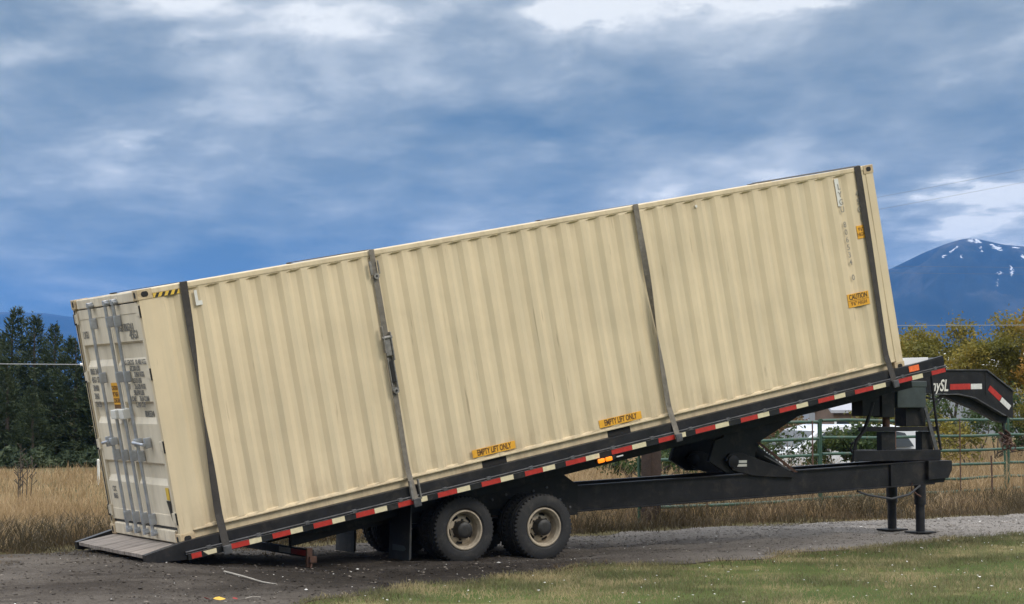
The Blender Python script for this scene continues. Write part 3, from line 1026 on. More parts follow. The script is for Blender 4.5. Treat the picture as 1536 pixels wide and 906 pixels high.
def broadleaf(seed, height, spread, trunk_r, stems=3, leaf=0.07, nleaf=9000, fork=0.22, flat=0.75, lowest=0.32):
    """limbs grown by repeated forking; leaves sit in tufts round the outer twigs"""
    r = np.random.default_rng(seed)
    mb = MB()
    tips = []

    def grow(p, d, L, rad, depth):
        q1 = p + d * L * 0.5 + Vector(r.normal(0, 0.05 * L, 3))
        q2 = p + d * L + Vector(r.normal(0, 0.07 * L, 3))
        mb.tube([p, q1, q2], [rad, rad * 0.82, rad * 0.62], 6 if depth < 3 else 4, cap=False)
        if depth >= 2:
            tips.append((q1, depth))
        if depth >= 4:
            tips.append((q2, depth))
            return
        nk = 3 if r.uniform() < 0.6 else 2
        for _ in range(nk):
            e = Vector(r.normal(0, 0.55, 3))
            e.z = e.z * 0.6 + 0.06
            nd = (d + e).normalized()
            out = Vector((q2.x, q2.y, 0))
            if out.length > 0:
                nd = (nd + out.normalized() * 0.16 * spread / height * 2).normalized()
            grow(q2, nd, L * r.uniform(0.62, 0.85), rad * 0.6, depth + 1)

    for s in range(stems):
        a = 2 * math.pi * s / stems + r.uniform(-0.5, 0.5)
        d = Vector((math.cos(a) * 0.5, math.sin(a) * 0.5, 1)).normalized()
        grow(Vector((math.cos(a) * 0.1, math.sin(a) * 0.1, -0.05)), d, height * 0.30, trunk_r, 0)
    T = np.array([t[0] for t in tips])
    zmax = T[:, 2].max()
    rx = np.abs(T[:, :2]).max()
    ksc = np.array([spread / rx, spread / rx, height / zmax])
    for q in mb.bm.verts:
        q.co = Vector((q.co.x * ksc[0], q.co.y * ksc[1], q.co.z * ksc[2]))
    T = T * ksc
    T = T[T[:, 2] > height * lowest]
    wgt = r.gamma(1.2, 1, len(T))
    ii = r.choice(len(T), nleaf, p=wgt / wgt.sum())
    c = T[ii] + r.normal(0, 1, (nleaf, 3)) * np.array([0.22, 0.22, 0.14]) * (height / 5)
    a = r.normal(0, 1, (nleaf, 3))
    a /= np.linalg.norm(a, axis=1)[:, None]
    b = np.cross(a, r.normal(0, 1, (nleaf, 3)))
    b /= np.linalg.norm(b, axis=1)[:, None] + 1e-6
    s = r.uniform(0.6, 1.3, nleaf)[:, None] * leaf
    q = np.stack([c - a * s, c + b * s * 0.5, c + a * s, c - b * s * 0.5], 1)
    return mb, q.reshape(-1, 3)


def make_tree(name, seed, loc, h, spread, tr, label, cat, leafmat, bark='bark_grey', group=None, **kw):
    o = thing(name, label, cat, loc, group=group)
    mb, q = broadleaf(seed, h, spread, tr, **kw)
    mb.build('trunk', bark, o, True, 60)
    faces_object('crown', q, 4, leafmat, o)
    return o


G = 'autumn trees beyond the fence'
make_tree('broadleaf_tree', 71, (13.2, 60, 0), 4.55, 2.0, 0.10, 'olive green tree just right of the container, lowest of the autumn trees', 'tree', 'leaves_olive', group=G, nleaf=15000, lowest=0.55, leaf=0.06)
make_tree('broadleaf_tree', 73, (14.9, 58, 0), 4.7, 2.0, 0.10, 'yellow green tree above the gooseneck, between the olive and the orange one', 'tree', 'leaves_olive', group=G, nleaf=15000, lowest=0.55, leaf=0.06)
make_tree('broadleaf_tree', 75, (16.6, 55, 0), 4.75, 2.3, 0.12, 'orange brown autumn tree at the right border of the photo', 'tree', 'leaves_gold', group=G, nleaf=20000, lowest=0.28, leaf=0.065)
make_tree('broadleaf_tree', 77, (20.5, 57, 0), 4.6, 2.4, 0.12, 'orange brown autumn tree past the right border', 'tree', 'leaves_gold', group=G, nleaf=15000, lowest=0.28)

G = 'bushes beyond the fence'
for seed, x, y, h, sp, mat, n_, lab in [
    (81, 6.85, 39.0, 1.7, 0.85, 'leaves_green', 5000, 'green bush in front of the tail of the white car, seen under the deck'),
    (82, 5.6, 39.4, 1.7, 0.8, 'leaves_green', 700, 'thin green bush with bare twigs in front of the white car'),
    (83, 6.2, 44.4, 2.0, 0.8, 'leaves_rust', 1300, 'sparse reddish bush just behind the white car'),
    (84, 2.6, 38.0, 1.55, 1.2, 'leaves_green', 3500, 'dark green bush left of the wooden post, under the deck'),
    (85, 3.6, 42.0, 1.8, 1.1, 'leaves_green', 3500, 'dark green bush behind the hydraulic arm of the trailer'),
    (86, 9.6, 46.5, 2.2, 1.6, 'leaves_olive', 3600, 'olive bush behind the front legs of the trailer'),
    (87, 11.6, 48.0, 2.5, 2.0, 'leaves_green', 5000, 'broad dark green bush under the olive tree'),
    (88, 13.6, 48.5, 2.6, 1.9, 'leaves_olive', 5000, 'broad brownish olive bush below the orange tree'),
    (89, 0.4, 40.0, 1.5, 1.3, 'leaves_olive', 3000, 'olive bush behind the front wheel of the trailer')]:
    make_tree('bush', seed, (x, y, 0), h, sp, 0.03, lab, 'bush', mat, 'bark_brown', G, nleaf=n_, leaf=0.05, stems=5, lowest=0.10)

# a far wood on the plain, one mass of crowns at this distance
def far_wood():
    r = np.random.default_rng(99)
    P = []
    for i in range(420):
        x, y = r.uniform(-330, 330), r.uniform(360, 470)
        hgt, rad = r.uniform(3.0, 8.0), r.uniform(1.6, 4.5)
        m = 110
        c = r.normal(0, 1, (m, 3))
        c /= np.linalg.norm(c, axis=1)[:, None]
        c *= (r.uniform(0.1, 1, m) ** 0.4)[:, None]
        c = c * np.array([rad, rad, hgt / 2]) + np.array([x, y, hgt / 2])
        a, b = r.normal(0, 0.42, (m, 3)), r.normal(0, 0.42, (m, 3))
        P.append(np.stack([c - a, c + b, c + a], 1))
    return np.concatenate(P).reshape(-1, 3)


kind(faces_object('far_wood', far_wood(), 3, 'leaves_green'), 'stuff')

# ------------------------------------------------------------------ far buildings and vehicles, seen through the bushes
def house(name, label, cat, loc, rz, w, d, hw, hr, wall, roof, over=0.25):
    o = thing(name, label, cat, loc, (0, 0, rz))
    mb = MB()
    mb.prism([(-d / 2, 0), (d / 2, 0), (d / 2, hw), (0, hr - 0.06), (-d / 2, hw)], -w / 2, w / 2, 'x')
    mb.build('wall', wall, o)
    sl = (hr - hw) / (d / 2)
    mb = MB()
    e = d / 2 + over
    mb.prism([(-e, hr - sl * e), (0, hr), (e, hr - sl * e), (e, hr - sl * e + 0.12), (0, hr + 0.13), (-e, hr - sl * e + 0.12)], -w / 2 - over, w / 2 + over, 'x')
    mb.build('roof', roof, o)
    for x in (-w * 0.3, w * 0.08):
        f = MB().box((x - 0.55, -d / 2 - 0.05, hw * 0.40), (x + 0.55, -d / 2 + 0.02, hw * 0.80), 0.02).build('window', 'roof_white', o)
        MB().box((x - 0.46, -d / 2 - 0.065, hw * 0.44), (x + 0.46, -d / 2 - 0.03, hw * 0.76)).build('pane', 'car_glass', f)
    MB().box((w * 0.30, -d / 2 - 0.05, 0), (w * 0.30 + 0.95, -d / 2 + 0.02, hw * 0.8), 0.02).build('door', 'roof_grey', o)
    return o


house('barn', 'long pale metal barn with a white roof seen between the autumn tree trunks', 'barn', (29.5, 128, 0), R(-6), 20, 9, 4.0, 5.4, 'barn_pale', 'roof_white')
house('shed', 'small brown shed with a grey roof glimpsed under the front of the deck', 'shed', (14.6, 82, 0), R(8), 2.9, 2.6, 1.75, 2.35, 'shed_brown', 'roof_grey', 0.15)


def car_body(mb, L, Wd, prof, belly=0.22):
    pts = prof
    n = len(pts)
    secs = [(-0.5, 0.90), (-0.46, 0.985), (-0.2, 1.0), (0.2, 1.0), (0.46, 0.985), (0.5, 0.90)]
    rings = []
    for s, k in secs:
        ring = []
        for x, z in pts:
            tum = 1.0 if z < 0.85 else 1 - (z - 0.85) * 0.26
            ring.append(mb.v((x * L * (0.985 + 0.015 * k), s * Wd * tum, belly + (z - belly) * (1 if k > 0.95 else 0.97))))
        rings.append(ring)
    for a, b in zip(rings, rings[1:]):
        for j in range(n):
            mb.bm.faces.new((a[j], a[(j + 1) % n], b[(j + 1) % n], b[j]))
    mb.bm.faces.new(rings[0])
    mb.bm.faces.new(rings[-1][::-1])


def vehicle(name, label, cat, loc, rz, L, Wd, prof, wins, screen, wr):
    o = thing(name, label, cat, loc, (0, 0, rz))
    mb = MB()
    car_body(mb, L, Wd, prof)
    b = mb.build('body', 'car_white', o, True, 28)
    for s in (-1, 1):
        for pts in wins:
            def yy(z):
                return s * (Wd / 2 * (1 if z < 0.85 else 1 - (z - 0.85) * 0.26))
            mb = MB()
            A_ = [mb.v((x * L, yy(z) + s * 0.012, z)) for x, z in pts]
            mb.bm.faces.new(A_)
            mb.build('window', 'car_glass', o)
    for (xa, za), (xb, zb) in screen:
        dx, dz = (xb - xa) * L, zb - za
        nx, nz = dz / math.hypot(dx, dz), -dx / math.hypot(dx, dz)
        if nz < 0:
            nx, nz = -nx, -nz
        mb = MB()
        wa, wb = Wd * 0.42, Wd * 0.38
        o1 = Vector((nx, 0, nz)) * 0.014
        mb.quad(Vector((xa * L, -wa, za)) + o1, Vector((xa * L, wa, za)) + o1, Vector((xb * L, wb, zb)) + o1, Vector((xb * L, -wb, zb)) + o1)
        mb.build('windscreen', 'car_glass', o)
    for x in (-0.31, 0.31):
        for s in (-1, 1):
            w = MB().lathe([(-0.10, wr * 0.6), (-0.10, wr * 0.94), (-0.08, wr), (0.08, wr), (0.10, wr * 0.94), (0.10, wr * 0.6)], (x * L, s * (Wd / 2 - 0.09), wr), 'y', 24).build('wheel', 'tyre_rubber', o, True)
            MB().lathe([(-0.105, wr * 0.58), (-0.112, wr * 0.3), (0.112, wr * 0.3), (0.105, wr * 0.58)], (x * L, s * (Wd / 2 - 0.09), wr), 'y', 20).build('rim', 'galvanised_steel', w, True)
    for s in (-1, 1):
        MB().box((-0.503 * L, s * Wd * 0.32 - 0.14, 0.60), (-0.485 * L, s * Wd * 0.32 + 0.14, 0.72), 0.01).build('headlight', 'decal_white', o)
    return o


suv = [(-0.49, 0.32), (-0.50, 0.62), (-0.48, 0.86), (-0.40, 0.95), (-0.22, 1.02), (-0.09, 1.46), (0.0, 1.56), (0.30, 1.56), (0.44, 1.42), (0.49, 1.0), (0.50, 0.70), (0.49, 0.32)]
vehicle('car', 'white car parked beyond the fence, partly hidden by twigs', 'car', (6.6, 41.8, -0.02), R(20), 4.6, 1.82, suv,
        [[(-0.15, 1.05), (-0.06, 1.41), (0.03, 1.46), (0.03, 1.06)], [(0.05, 1.06), (0.05, 1.46), (0.22, 1.46), (0.22, 1.07)], [(0.25, 1.07), (0.25, 1.46), (0.36, 1.38), (0.40, 1.09)]],
        [((-0.20, 1.07), (-0.10, 1.42)), ((0.485, 1.08), (0.45, 1.38))], 0.35)
# ------------------------------------------------------------------ fence
FA, FB = Vector((2.021, 30.892)), Vector((9.783, 38.292))
fd = (FB - FA).normalized()
fang = math.atan2(fd.y, fd.x)
HTS = [1.62, 1.32, 1.035, 0.765, 0.51, 0.27]


def gate_panel(label, p0, L, brace):
    z0 = float(gz(p0.x, p0.y))
    o = thing('pipe_fence', label, 'fence', (p0.x, p0.y, z0), (0, 0, fang), 'green pipe fence panels along the field')
    r = np.random.default_rng(int(L * 100))
    for i, hgt in enumerate(HTS):
        pts = [(0.03 + (L - 0.06) * t, r.normal(0, 0.004), hgt + r.normal(0, 0.006) - 0.012 * math.sin(math.pi * t)) for t in np.linspace(0, 1, 9)]
        MB().tube(pts, 0.027, 10).build('rail', 'gate_green', o, True)
    for x in (0.0, L):
        MB().tube([(x, 0, 0.03), (x, 0, HTS[0] + 0.035)], 0.026, 10).build('upright', 'gate_green', o, True)
    for x in brace:
        MB().box((x - 0.018, -0.033, 0.10), (x + 0.018, -0.024, HTS[0] + 0.02), 0.003).build('brace', 'gate_rust', o)
    return o


Lp = [4.66, 6.0, 6.0]
gate_panel('green pipe fence panel starting beside the dark wooden post, under the deck', FA, Lp[0], [1.62, Lp[0] - 0.22])
p = FA + fd * (Lp[0] + 0.05)
gate_panel('green pipe fence panel standing behind the front legs and gooseneck', p, Lp[1] - 0.1, [2.2, 4.3])
p = FA + fd * (Lp[0] + Lp[1] + 0.08)
gate_panel('green pipe fence panel at the right border of the photo', p, Lp[2], [2.0, 4.1])
p = p + fd * (Lp[2] + 0.06)
gate_panel('green pipe fence panel past the right border of the photo', p, 6.0, [2.0, 4.1])


def post(label, x, y, h, r, mat, name='fence_post', sq=False):
    o = MB()
    z = float(gz(x, y))
    if sq:
        o.box((-r, -r, -0.2), (r, r, h), 0.02)
    else:
        o.tube([(0, 0, -0.2), (0.01, 0, h * 0.6), (0, 0.01, h - 0.01), (0, 0, h)], [r, r * 0.98, r * 0.96, r * 0.7], 12)
    ob = o.build(name, mat, None, True)
    ob.location = (x, y, z)
    ob.rotation_euler = (R(1), R(-1), fang)
    return tag(ob, label, 'post')


px_, py_ = to_world(9.66, 4.95)
post('thick dark wooden post standing behind the trailer frame under the deck', px_, py_, 1.62, 0.115, 'post_wood', sq=True)
q = FA + fd * (Lp[0] + 4.25)
post('thin short steel stake in the grass in front of the fence, right of the legs', q.x + 0.5, q.y - 0.7, 0.95, 0.016, 'gate_rust', 'steel_stake')
post('small white marker post in the dry grass beside the container doors', -10.22, 48.0, 0.62, 0.035, 'decal_white', 'marker_post')


# overhead wires
def wire(label, a, b, sag, r, mat, n=24):
    a, b = Vector(a), Vector(b)
    pts = []
    for i in range(n + 1):
        t = i / n
        q = a.lerp(b, t)
        q.z -= sag * 4 * t * (1 - t)
        pts.append(q)
    o = MB().tube(pts, r, 6).build('overhead_wire', mat, None, True)
    return tag(o, label, 'wire', 'overhead wires')


wire('pale wire passing low in front of the dark conifers at left', (-60, 47, 3.35), (1.5, 47.3, 2.87), 0.02, 0.011, 'wire_grey')
wi = MB().lathe([(-0.04, 0.016), (-0.03, 0.04), (0.0, 0.03), (0.02, 0.045), (0.05, 0.02)], (-10.5, 47.25, 2.95), 'x', 12).build('insulator', 'insulator_white', None, True)
tag(wi, 'small white insulator on the wire beside the container edge', 'insulator')
wire('pale wire crossing the tops of the autumn trees at right', (-10, 52, 4.05), (70, 55, 4.4), 0.0, 0.008, 'wire_grey')
for i, (za, zb, lab) in enumerate([(9.6, 13.9, 'upper dark wire rising to the right behind the container front'), (9.1, 13.1, 'lower dark wire rising to the right behind the container front')]):
    wire(lab, (14, 80, za + 0.8), (60, 86, zb + 7.4), 0.5, 0.005, 'wire_dark')
for i, (z, lab) in enumerate([(8.05, 'upper thin wire in front of the snowy mountain'), (7.75, 'middle thin wire in front of the snowy mountain')]):
    wire(lab, (14, 85, z + 0.1), (70, 86, z - 0.4), 0.0, 0.004, 'wire_dark')

# ------------------------------------------------------------------ shipping container
CL, CW, CH = 10.8, 2.438, 2.896
Z0 = 0.3632
cont = thing('shipping_container', 'long beige corrugated shipping container strapped onto the tilted trailer deck', 'container',
             (ORG.x, ORG.y, Z0), (0, -TILT, YAW))


def corr_x():
    """positions of the corrugation, ridge by ridge"""
    x, out = 0.30, []
    while True:
        pitch = 0.245 + 0.0088 * x
        if x + pitch > CL - 0.36:
            break
        out.append((x, pitch))
        x += pitch
    return out, x


def corrugated(x_list, x0, x1, z0, z1, y_out, y_in, rows):
    """profile of outer flats, slopes and inner flats, swept over the height with rounded ends"""
    prof = [(x0, y_out)]
    for x, p_ in x_list:
        prof += [(x, y_out), (x + p_ * 0.24, y_in), (x + p_ * 0.50, y_in), (x + p_ * 0.74, y_out)]
    prof.append((x1, y_out))
    return prof


def side_panel(sign):
    cs, xe = corr_x()
    yo, yi = 0.014, 0.043
    prof = corrugated(cs, 0.10, CL - 0.14, 0, 0, yo, yi, 0)
    mb = MB()
    z0, z1 = 0.135, CH - 0.058
    zs = [z0, z0 + 0.020, z0 + 0.036, 0.4, 0.7, 1.0, 1.3, 1.6, 1.9, 2.2, 2.5, z1 - 0.036, z1 - 0.016, z1]
    fl = [0, 0] + [1] * 10 + [0, 0]
    rows = []
    r = np.random.default_rng(3)
    for z, f in zip(zs, fl):
        row = []
        for x, y in prof:
            yy = yo + (y - yo) * f
            wv = (0.007 * mnoise.noise((x * 0.9, z * 0.9, 4.0)) + 0.004 * mnoise.noise((x * 3.1, z * 2.2, 9.0))) * f
            row.append(mb.v((x, (yy + wv) if sign > 0 else CW - yy - wv, z)))
        rows.append(row)
    for a, b in zip(rows, rows[1:]):
        for j in range(len(prof) - 1):
            mb.bm.faces.new((a[j], a[j + 1], b[j + 1], b[j]))
    o = mb.build('side_panel', 'container_paint', cont, False)
    # thin sheet gets real thickness
    md = o.modifiers.new('thickness', 'SOLIDIFY')
    md.thickness = 0.004
    md.offset = -1
    return o


side_panel(1)
side_panel(-1)
# roof, front wall, floor
mb = MB()
x = 0.2
prof = [(0.14, CH - 0.010)]
while x < CL - 0.5:
    prof += [(x, CH - 0.010), (x + 0.03, CH - 0.028), (x + 0.15, CH - 0.028), (x + 0.18, CH - 0.010)]
    x += 0.32
prof.append((CL - 0.14, CH - 0.010))
lo = [mb.v((a, 0.05, b)) for a, b in prof]
hi = [mb.v((a, CW - 0.05, b)) for a, b in prof]
for j in range(len(prof) - 1):
    mb.bm.faces.new((lo[j], lo[j + 1], hi[j + 1], hi[j]))
mb.build('roof_panel', 'container_paint', cont)
mb = MB()
prof = [(0.16, CL - 0.03)]
y = 0.22
while y < CW - 0.35:
    prof += [(y, CL - 0.03), (y + 0.06, CL - 0.075), (y + 0.13, CL - 0.075), (y + 0.19, CL - 0.03)]
    y += 0.25
prof.append((CW - 0.16, CL - 0.03))
lo = [mb.v((b, a, 0.12)) for a, b in prof]
hi = [mb.v((b, a, CH - 0.09)) for a, b in prof]
for j in range(len(prof) - 1):
    mb.bm.faces.new((lo[j], lo[j + 1], hi[j + 1], hi[j]))
mb.build('front_panel', 'container_paint', cont)
MB().box((0.12, 0.06, 0.10), (CL - 0.1, CW - 0.06, 0.128)).build('floor_panel', 'post_wood', cont)

# rails
for ys in (0, 1):
    f = (lambda y: y) if ys == 0 else (lambda y: CW - y)
    MB().box((0.17, f(0.002), CH - 0.066), (CL - 0.17, f(0.062), CH - 0.006), 0.010).build('top_rail', 'container_paint', cont)
    mb = MB()
    cuts = [0.172, 3.965, 4.312, 5.822, 6.172, CL - 0.172]
    for a, b in ((0, 1), (2, 3), (4, 5)):
        mb.box((cuts[a], f(0.056), 0.016), (cuts[b], f(0.070), 0.128), 0.003)
        mb.box((cuts[a], f(0.030), 0.004), (cuts[b], f(0.08), 0.015), 0.002)
    mb.box((0.172, f(0.004), 0.129), (CL - 0.172, f(0.072), 0.150), 0.006)
    mb.build('bottom_rail', 'container_paint', cont)
    for a, b in ((1, 2), (3, 4)):
        MB().box((cuts[a], f(0.054), 0.003), (cuts[b], f(0.34), 0.1275)).build('fork_pocket', 'hole_black', cont)
# end frames
MB().box((0.015, 0.165, CH - 0.125), (0.10, CW - 0.165, CH - 0.012), 0.012).build('door_header', 'door_paint', cont)
MB().box((0.004, 0.165, 0.012), (0.10, CW - 0.165, 0.150), 0.012).build('door_sill', 'door_paint', cont)
MB().box((CL - 0.1, 0.165, CH - 0.12), (CL - 0.012, CW - 0.165, CH - 0.012), 0.012).build('front_header', 'container_paint', cont)
MB().box((CL - 0.1, 0.165, 0.012), (CL - 0.012, CW - 0.165, 0.12), 0.012).build('front_sill', 'container_paint', cont)
for xe in (0, 1):
    for ys in (0, 1):
        fx = (lambda x: x) if xe == 0 else (lambda x: CL - x)
        fy = (lambda y: y) if ys == 0 else (lambda y: CW - y)
        mb = MB()
        if xe == 0:
            mb.prism([(fx(0.012), fy(0.004)), (fx(0.012), fy(0.07)), (fx(0.06), fy(0.07)), (fx(0.06), fy(0.045)), (fx(0.165), fy(0.045)), (fx(0.165), fy(0.004))], 0.12, CH - 0.12, 'z')
        else:
            mb.prism([(fx(0.012), fy(0.004)), (fx(0.012), fy(0.16)), (fx(0.03), fy(0.16)), (fx(0.05), fy(0.05)), (fx(0.14), fy(0.03)), (fx(0.14), fy(0.004))], 0.12, CH - 0.12, 'z')
        mb.build('corner_post', 'container_paint', cont)
        for zz in (0, 1):
            fz = (lambda z: z) if zz == 0 else (lambda z: CH - z)
            c = MB().box((fx(-0.003), fy(-0.003), fz(0.0)), (fx(0.175), fy(0.160), fz(0.119)), 0.008).build('corner_casting', 'casting_paint', cont)
            mb = MB()
            mb.lathe([(-0.004, lambda a: 0.030 + 0.013 * abs(math.cos(a))), (0.03, lambda a: 0.030 + 0.013 * abs(math.cos(a)))], (fx(0.086), fy(-0.002) if ys == 0 else fy(0.028), fz(0.058)), 'y', 20)
            mb.lathe([(-0.004, lambda a: 0.026 + 0.012 * abs(math.sin(a))), (0.03, lambda a: 0.026 + 0.012 * abs(math.sin(a)))], (fx(-0.002) if xe == 0 else fx(0.028), fy(0.080), fz(0.058)), 'x', 20)
            mb.build('hole', 'hole_black', c)


# doors (x = 0 face, looking back)
def door(ya, yb):
    """one door leaf: frame, three horizontal swages, rubber gasket round it"""
    d_ = MB()
    x0, x1 = 0.030, 0.060
    # vertical profile with sunken bands
    zb, zt = 0.205, CH - 0.155
    prof = [(zb, 0.0)]
    for a, b in ((0.66, 0.92), (1.37, 1.63), (2.06, 2.33)):
        prof += [(a, 0.0), (a + 0.075, 0.034), (b - 0.03, 0.034), (b, 0.0)]
    prof.append((zt, 0.0))
    lo = [d_.v((x0 + e, ya + 0.07, z)) for z, e in prof]
    hi = [d_.v((x0 + e, yb - 0.07, z)) for z, e in prof]
    for j in range(len(prof) - 1):
        d_.bm.faces.new((lo[j], hi[j], hi[j + 1], lo[j + 1]))
    for L_, ye in ((lo, ya + 0.07), (hi, yb - 0.07)):    # end caps of the sunken bands
        for j in range(0, len(prof) - 1):
            pass
    for (a, b) in ((0.66, 0.92), (1.37, 1.63), (2.06, 2.33)):
        for ye in (ya + 0.0705, yb - 0.0705):
            d_.bm.faces.new([d_.v((x0, ye, a)), d_.v((x0 + 0.034, ye, a + 0.075)), d_.v((x0 + 0.034, ye, b - 0.03)), d_.v((x0, ye, b))])
    d_.box((x0 - 0.006, ya + 0.012, zb - 0.02), (x1, ya + 0.070, zt + 0.02), 0.006)
    d_.box((x0 - 0.006, yb - 0.070, zb - 0.02), (x1, yb - 0.012, zt + 0.02), 0.006)
    d_.box((x0 - 0.006, ya + 0.0712, zt - 0.10), (x1, yb - 0.0712, zt + 0.018), 0.006)
    d_.box((x0 - 0.006, ya + 0.0712, zb - 0.018), (x1, yb - 0.0712, zb + 0.12), 0.006)
    o = d_.build('door', 'door_paint', cont)
    g = MB()
    g.box((0.045, ya - 0.004, zb - 0.055), (0.075, yb + 0.004, zb - 0.015))
    g.box((0.045, ya - 0.004, zt + 0.015), (0.075, yb + 0.004, zt + 0.045))
    g.box((0.045, ya - 0.004, zb - 0.0145), (0.075, ya + 0.0115, zt + 0.0145))
    g.box((0.045, yb - 0.0115, zb - 0.0145), (0.075, yb + 0.004, zt + 0.0145))
    g.build('gasket', 'gasket_rubber', o)
    return o


mid = CW / 2
door_n = door(0.085, mid - 0.006)
door_f = door(mid + 0.006, CW - 0.085)


def lock_rod(parent, y, z0, z1, handle, lean=0.0):
    x = -0.035
    rod = MB().tube([(x, y, z0), (x, y + lean, z1)], 0.020, 12).build('lock_rod', 'galvanised_steel', parent, True)
    for z in (0.26, 1.00, 1.93, 2.58):
        if z0 < z < z1:
            yy = y + lean * (z - z0) / (z1 - z0)
            MB().box((x - 0.022, yy - 0.023, z - 0.065), (0.026, yy + 0.023, z + 0.065), 0.012).build('rod_bracket', 'galvanised_steel', rod)
    for z in (z0, z1):
        yy = y if z == z0 else y + lean
        if z > 0.5 and z < 2.5:
            continue
        mb = MB()
        mb.box((x - 0.024, yy - 0.030, z - 0.03), (0.012, yy + 0.026, z + 0.035), 0.008)
        mb.box((x - 0.012, yy - 0.05, z - 0.014), (0.014, yy + 0.05, z + 0.012), 0.006)
        mb.build('cam_end', 'galvanised_steel', rod)
    if handle:
        hb = MB()
        hb.box((x - 0.036, y - 0.034, 1.12), (0.02, y + 0.034, 1.21), 0.012)
        hb.tube([(x - 0.05, y, 1.17), (x - 0.055, y + handle * 0.18, 1.165), (x - 0.05, y + handle * 0.40, 1.15)], [0.022, 0.016, 0.018], 10)
        hb.box((x - 0.02, y + handle * 0.30, 1.10), (0.02, y + handle * 0.36, 1.22), 0.006)
        hb.build('handle', 'galvanised_steel', rod, True)
    return rod


lock_rod(door_f, 1.66, 0.10, 2.80, 0.6)
lock_rod(door_f, 1.36, 0.10, 1.44, 0)
lock_rod(door_n, 1.06, 0.10, 2.80, 0)
lock_rod(door_n, 0.78, 0.10, 2.80, -0.9)
MB().box((-0.07, 1.27, 1.44), (0.026, 1.45, 1.55), 0.012).box((-0.075, 0.98, 1.44), (0.026, 1.14, 1.56), 0.012).build('lock_box', 'decal_white', door_f)
# hinges
for d_, y in ((door_n, 0.085), (door_f, CW - 0.085)):
    for z in (0.30, 1.12, 1.95, 2.66):
        mb = MB()
        mb.box((0.004, y - 0.058, z - 0.055), (0.0225, y + 0.075, z + 0.055), 0.006)
        mb.tube([(0.010, y - 0.045, z - 0.07), (0.010, y - 0.045, z + 0.07)], 0.017, 8)
        mb.build('hinge', 'door_paint', d_)
        mb = MB()
        mb.box((-0.0035, y - 0.072, z - 0.075) if y < 1 else (-0.0035, y + 0.062, z - 0.075), (0.012, y - 0.060, z + 0.06) if y < 1 else (0.012, y + 0.072, z + 0.06))
        mb.build('hinge_gap', 'hole_black', d_)
# dark rubber line down the far edge of the doors
MB().box((0.004, CW - 0.066, 0.16), (0.012, CW - 0.048, CH - 0.13)).build('gasket_edge', 'gasket_rubber', door_f)

# writing on the doors: local x runs from the far door to the near one (right in the photo), y up
DM = lambda y, z, x=0.0235: Matrix.Translation((x, y, z)) @ Matrix(((0, 0, -1, 0), (-1, 0, 0, 0), (0, 1, 0, 0), (0, 0, 0, 1)))
text_mesh('code_lettering', 'LYGU 806534 0', 0.125, 'lettering_grey', door_n, DM(0.96, 2.49), squeeze=0.70, bold=0.002)
text_mesh('code_lettering', '45G1', 0.14, 'lettering_grey', door_n, DM(0.56, 2.38 + 0.02), squeeze=0.95, bold=0.002)
text_mesh('weight_lettering', 'MAX.GROSS  30,480 KGS\n           67,200 LBS\nTARE        3,860 KGS\n            8,510 LBS\nNET       26,620 KGS\n           58,690 LBS\nCU.CAP.     76.4 CUM\n           2,700 CUF', 0.082, 'lettering_grey', door_n, DM(0.985, 1.84), squeeze=0.92, bold=0.002, line=0.86)
text_mesh('serial_lettering', '806534', 0.10, 'lettering_grey', door_n, DM(0.60, 1.48, 0.0575), squeeze=1.0, bold=0.002)
text_mesh('code_lettering', 'LYGU', 0.12, 'lettering_grey', door_f, DM(2.24, 2.45), squeeze=0.7, bold=0.002)
text_mesh('data_lettering', '8065 340\n45G1 ST\n30480\n3860\n26620', 0.10, 'lettering_grey', door_f, DM(2.22, 1.80), squeeze=0.85, bold=0.002, line=1.0)
text_mesh('data_lettering', 'CSC\n8065', 0.09, 'lettering_grey', door_f, DM(2.16, 0.52), squeeze=0.8, bold=0.001)
pl = MB().box((0.020, 1.26, 1.45), (0.0235, 1.52, 1.86), 0.001).build('caution_label', 'label_orange', door_f)
text_mesh('lettering', 'CAUTION\n9\'6" HIGH\nCONTAINER', 0.075, 'label_brown', pl, DM(1.51, 1.72, 0.0195), squeeze=0.62, bold=0.002)
MB().box((0.0175, 1.27, 1.545), (0.0196, 1.51, 1.60)).build('label_band', 'label_brown', pl)
MB().box((0.020, 0.17, 0.50), (0.0235, 0.27, 0.64), 0.001).build('warning_label', 'label_yellow', door_n)
MB().prism([(0.30, 0.49), (0.16, 0.49), (0.20, 0.24)], 0.0205, 0.0235, 'x').build('warning_mark', 'label_black', door_n)

# markings on the near side: local x along the container, y up
SM = lambda x, z, y=-0.0005: Matrix.Translation((x, y, z)) @ Matrix(((1, 0, 0, 0), (0, 0, -1, 0), (0, 1, 0, 0), (0, 0, 0, 1)))


def lift_label(x0, x1, z0, z1, txt):
    pl = MB().box((x0, 0.0005, z0), (x1, 0.0085, z1), 0.001).build('lift_label', 'label_orange', cont)
    t = text_mesh('lettering', txt, (z1 - z0) * 1.05, 'label_brown', pl, SM((x0 + x1) / 2, (z0 + z1) / 2, -0.0005), 'CENTER', 0.60, bold=0.003)
    return pl


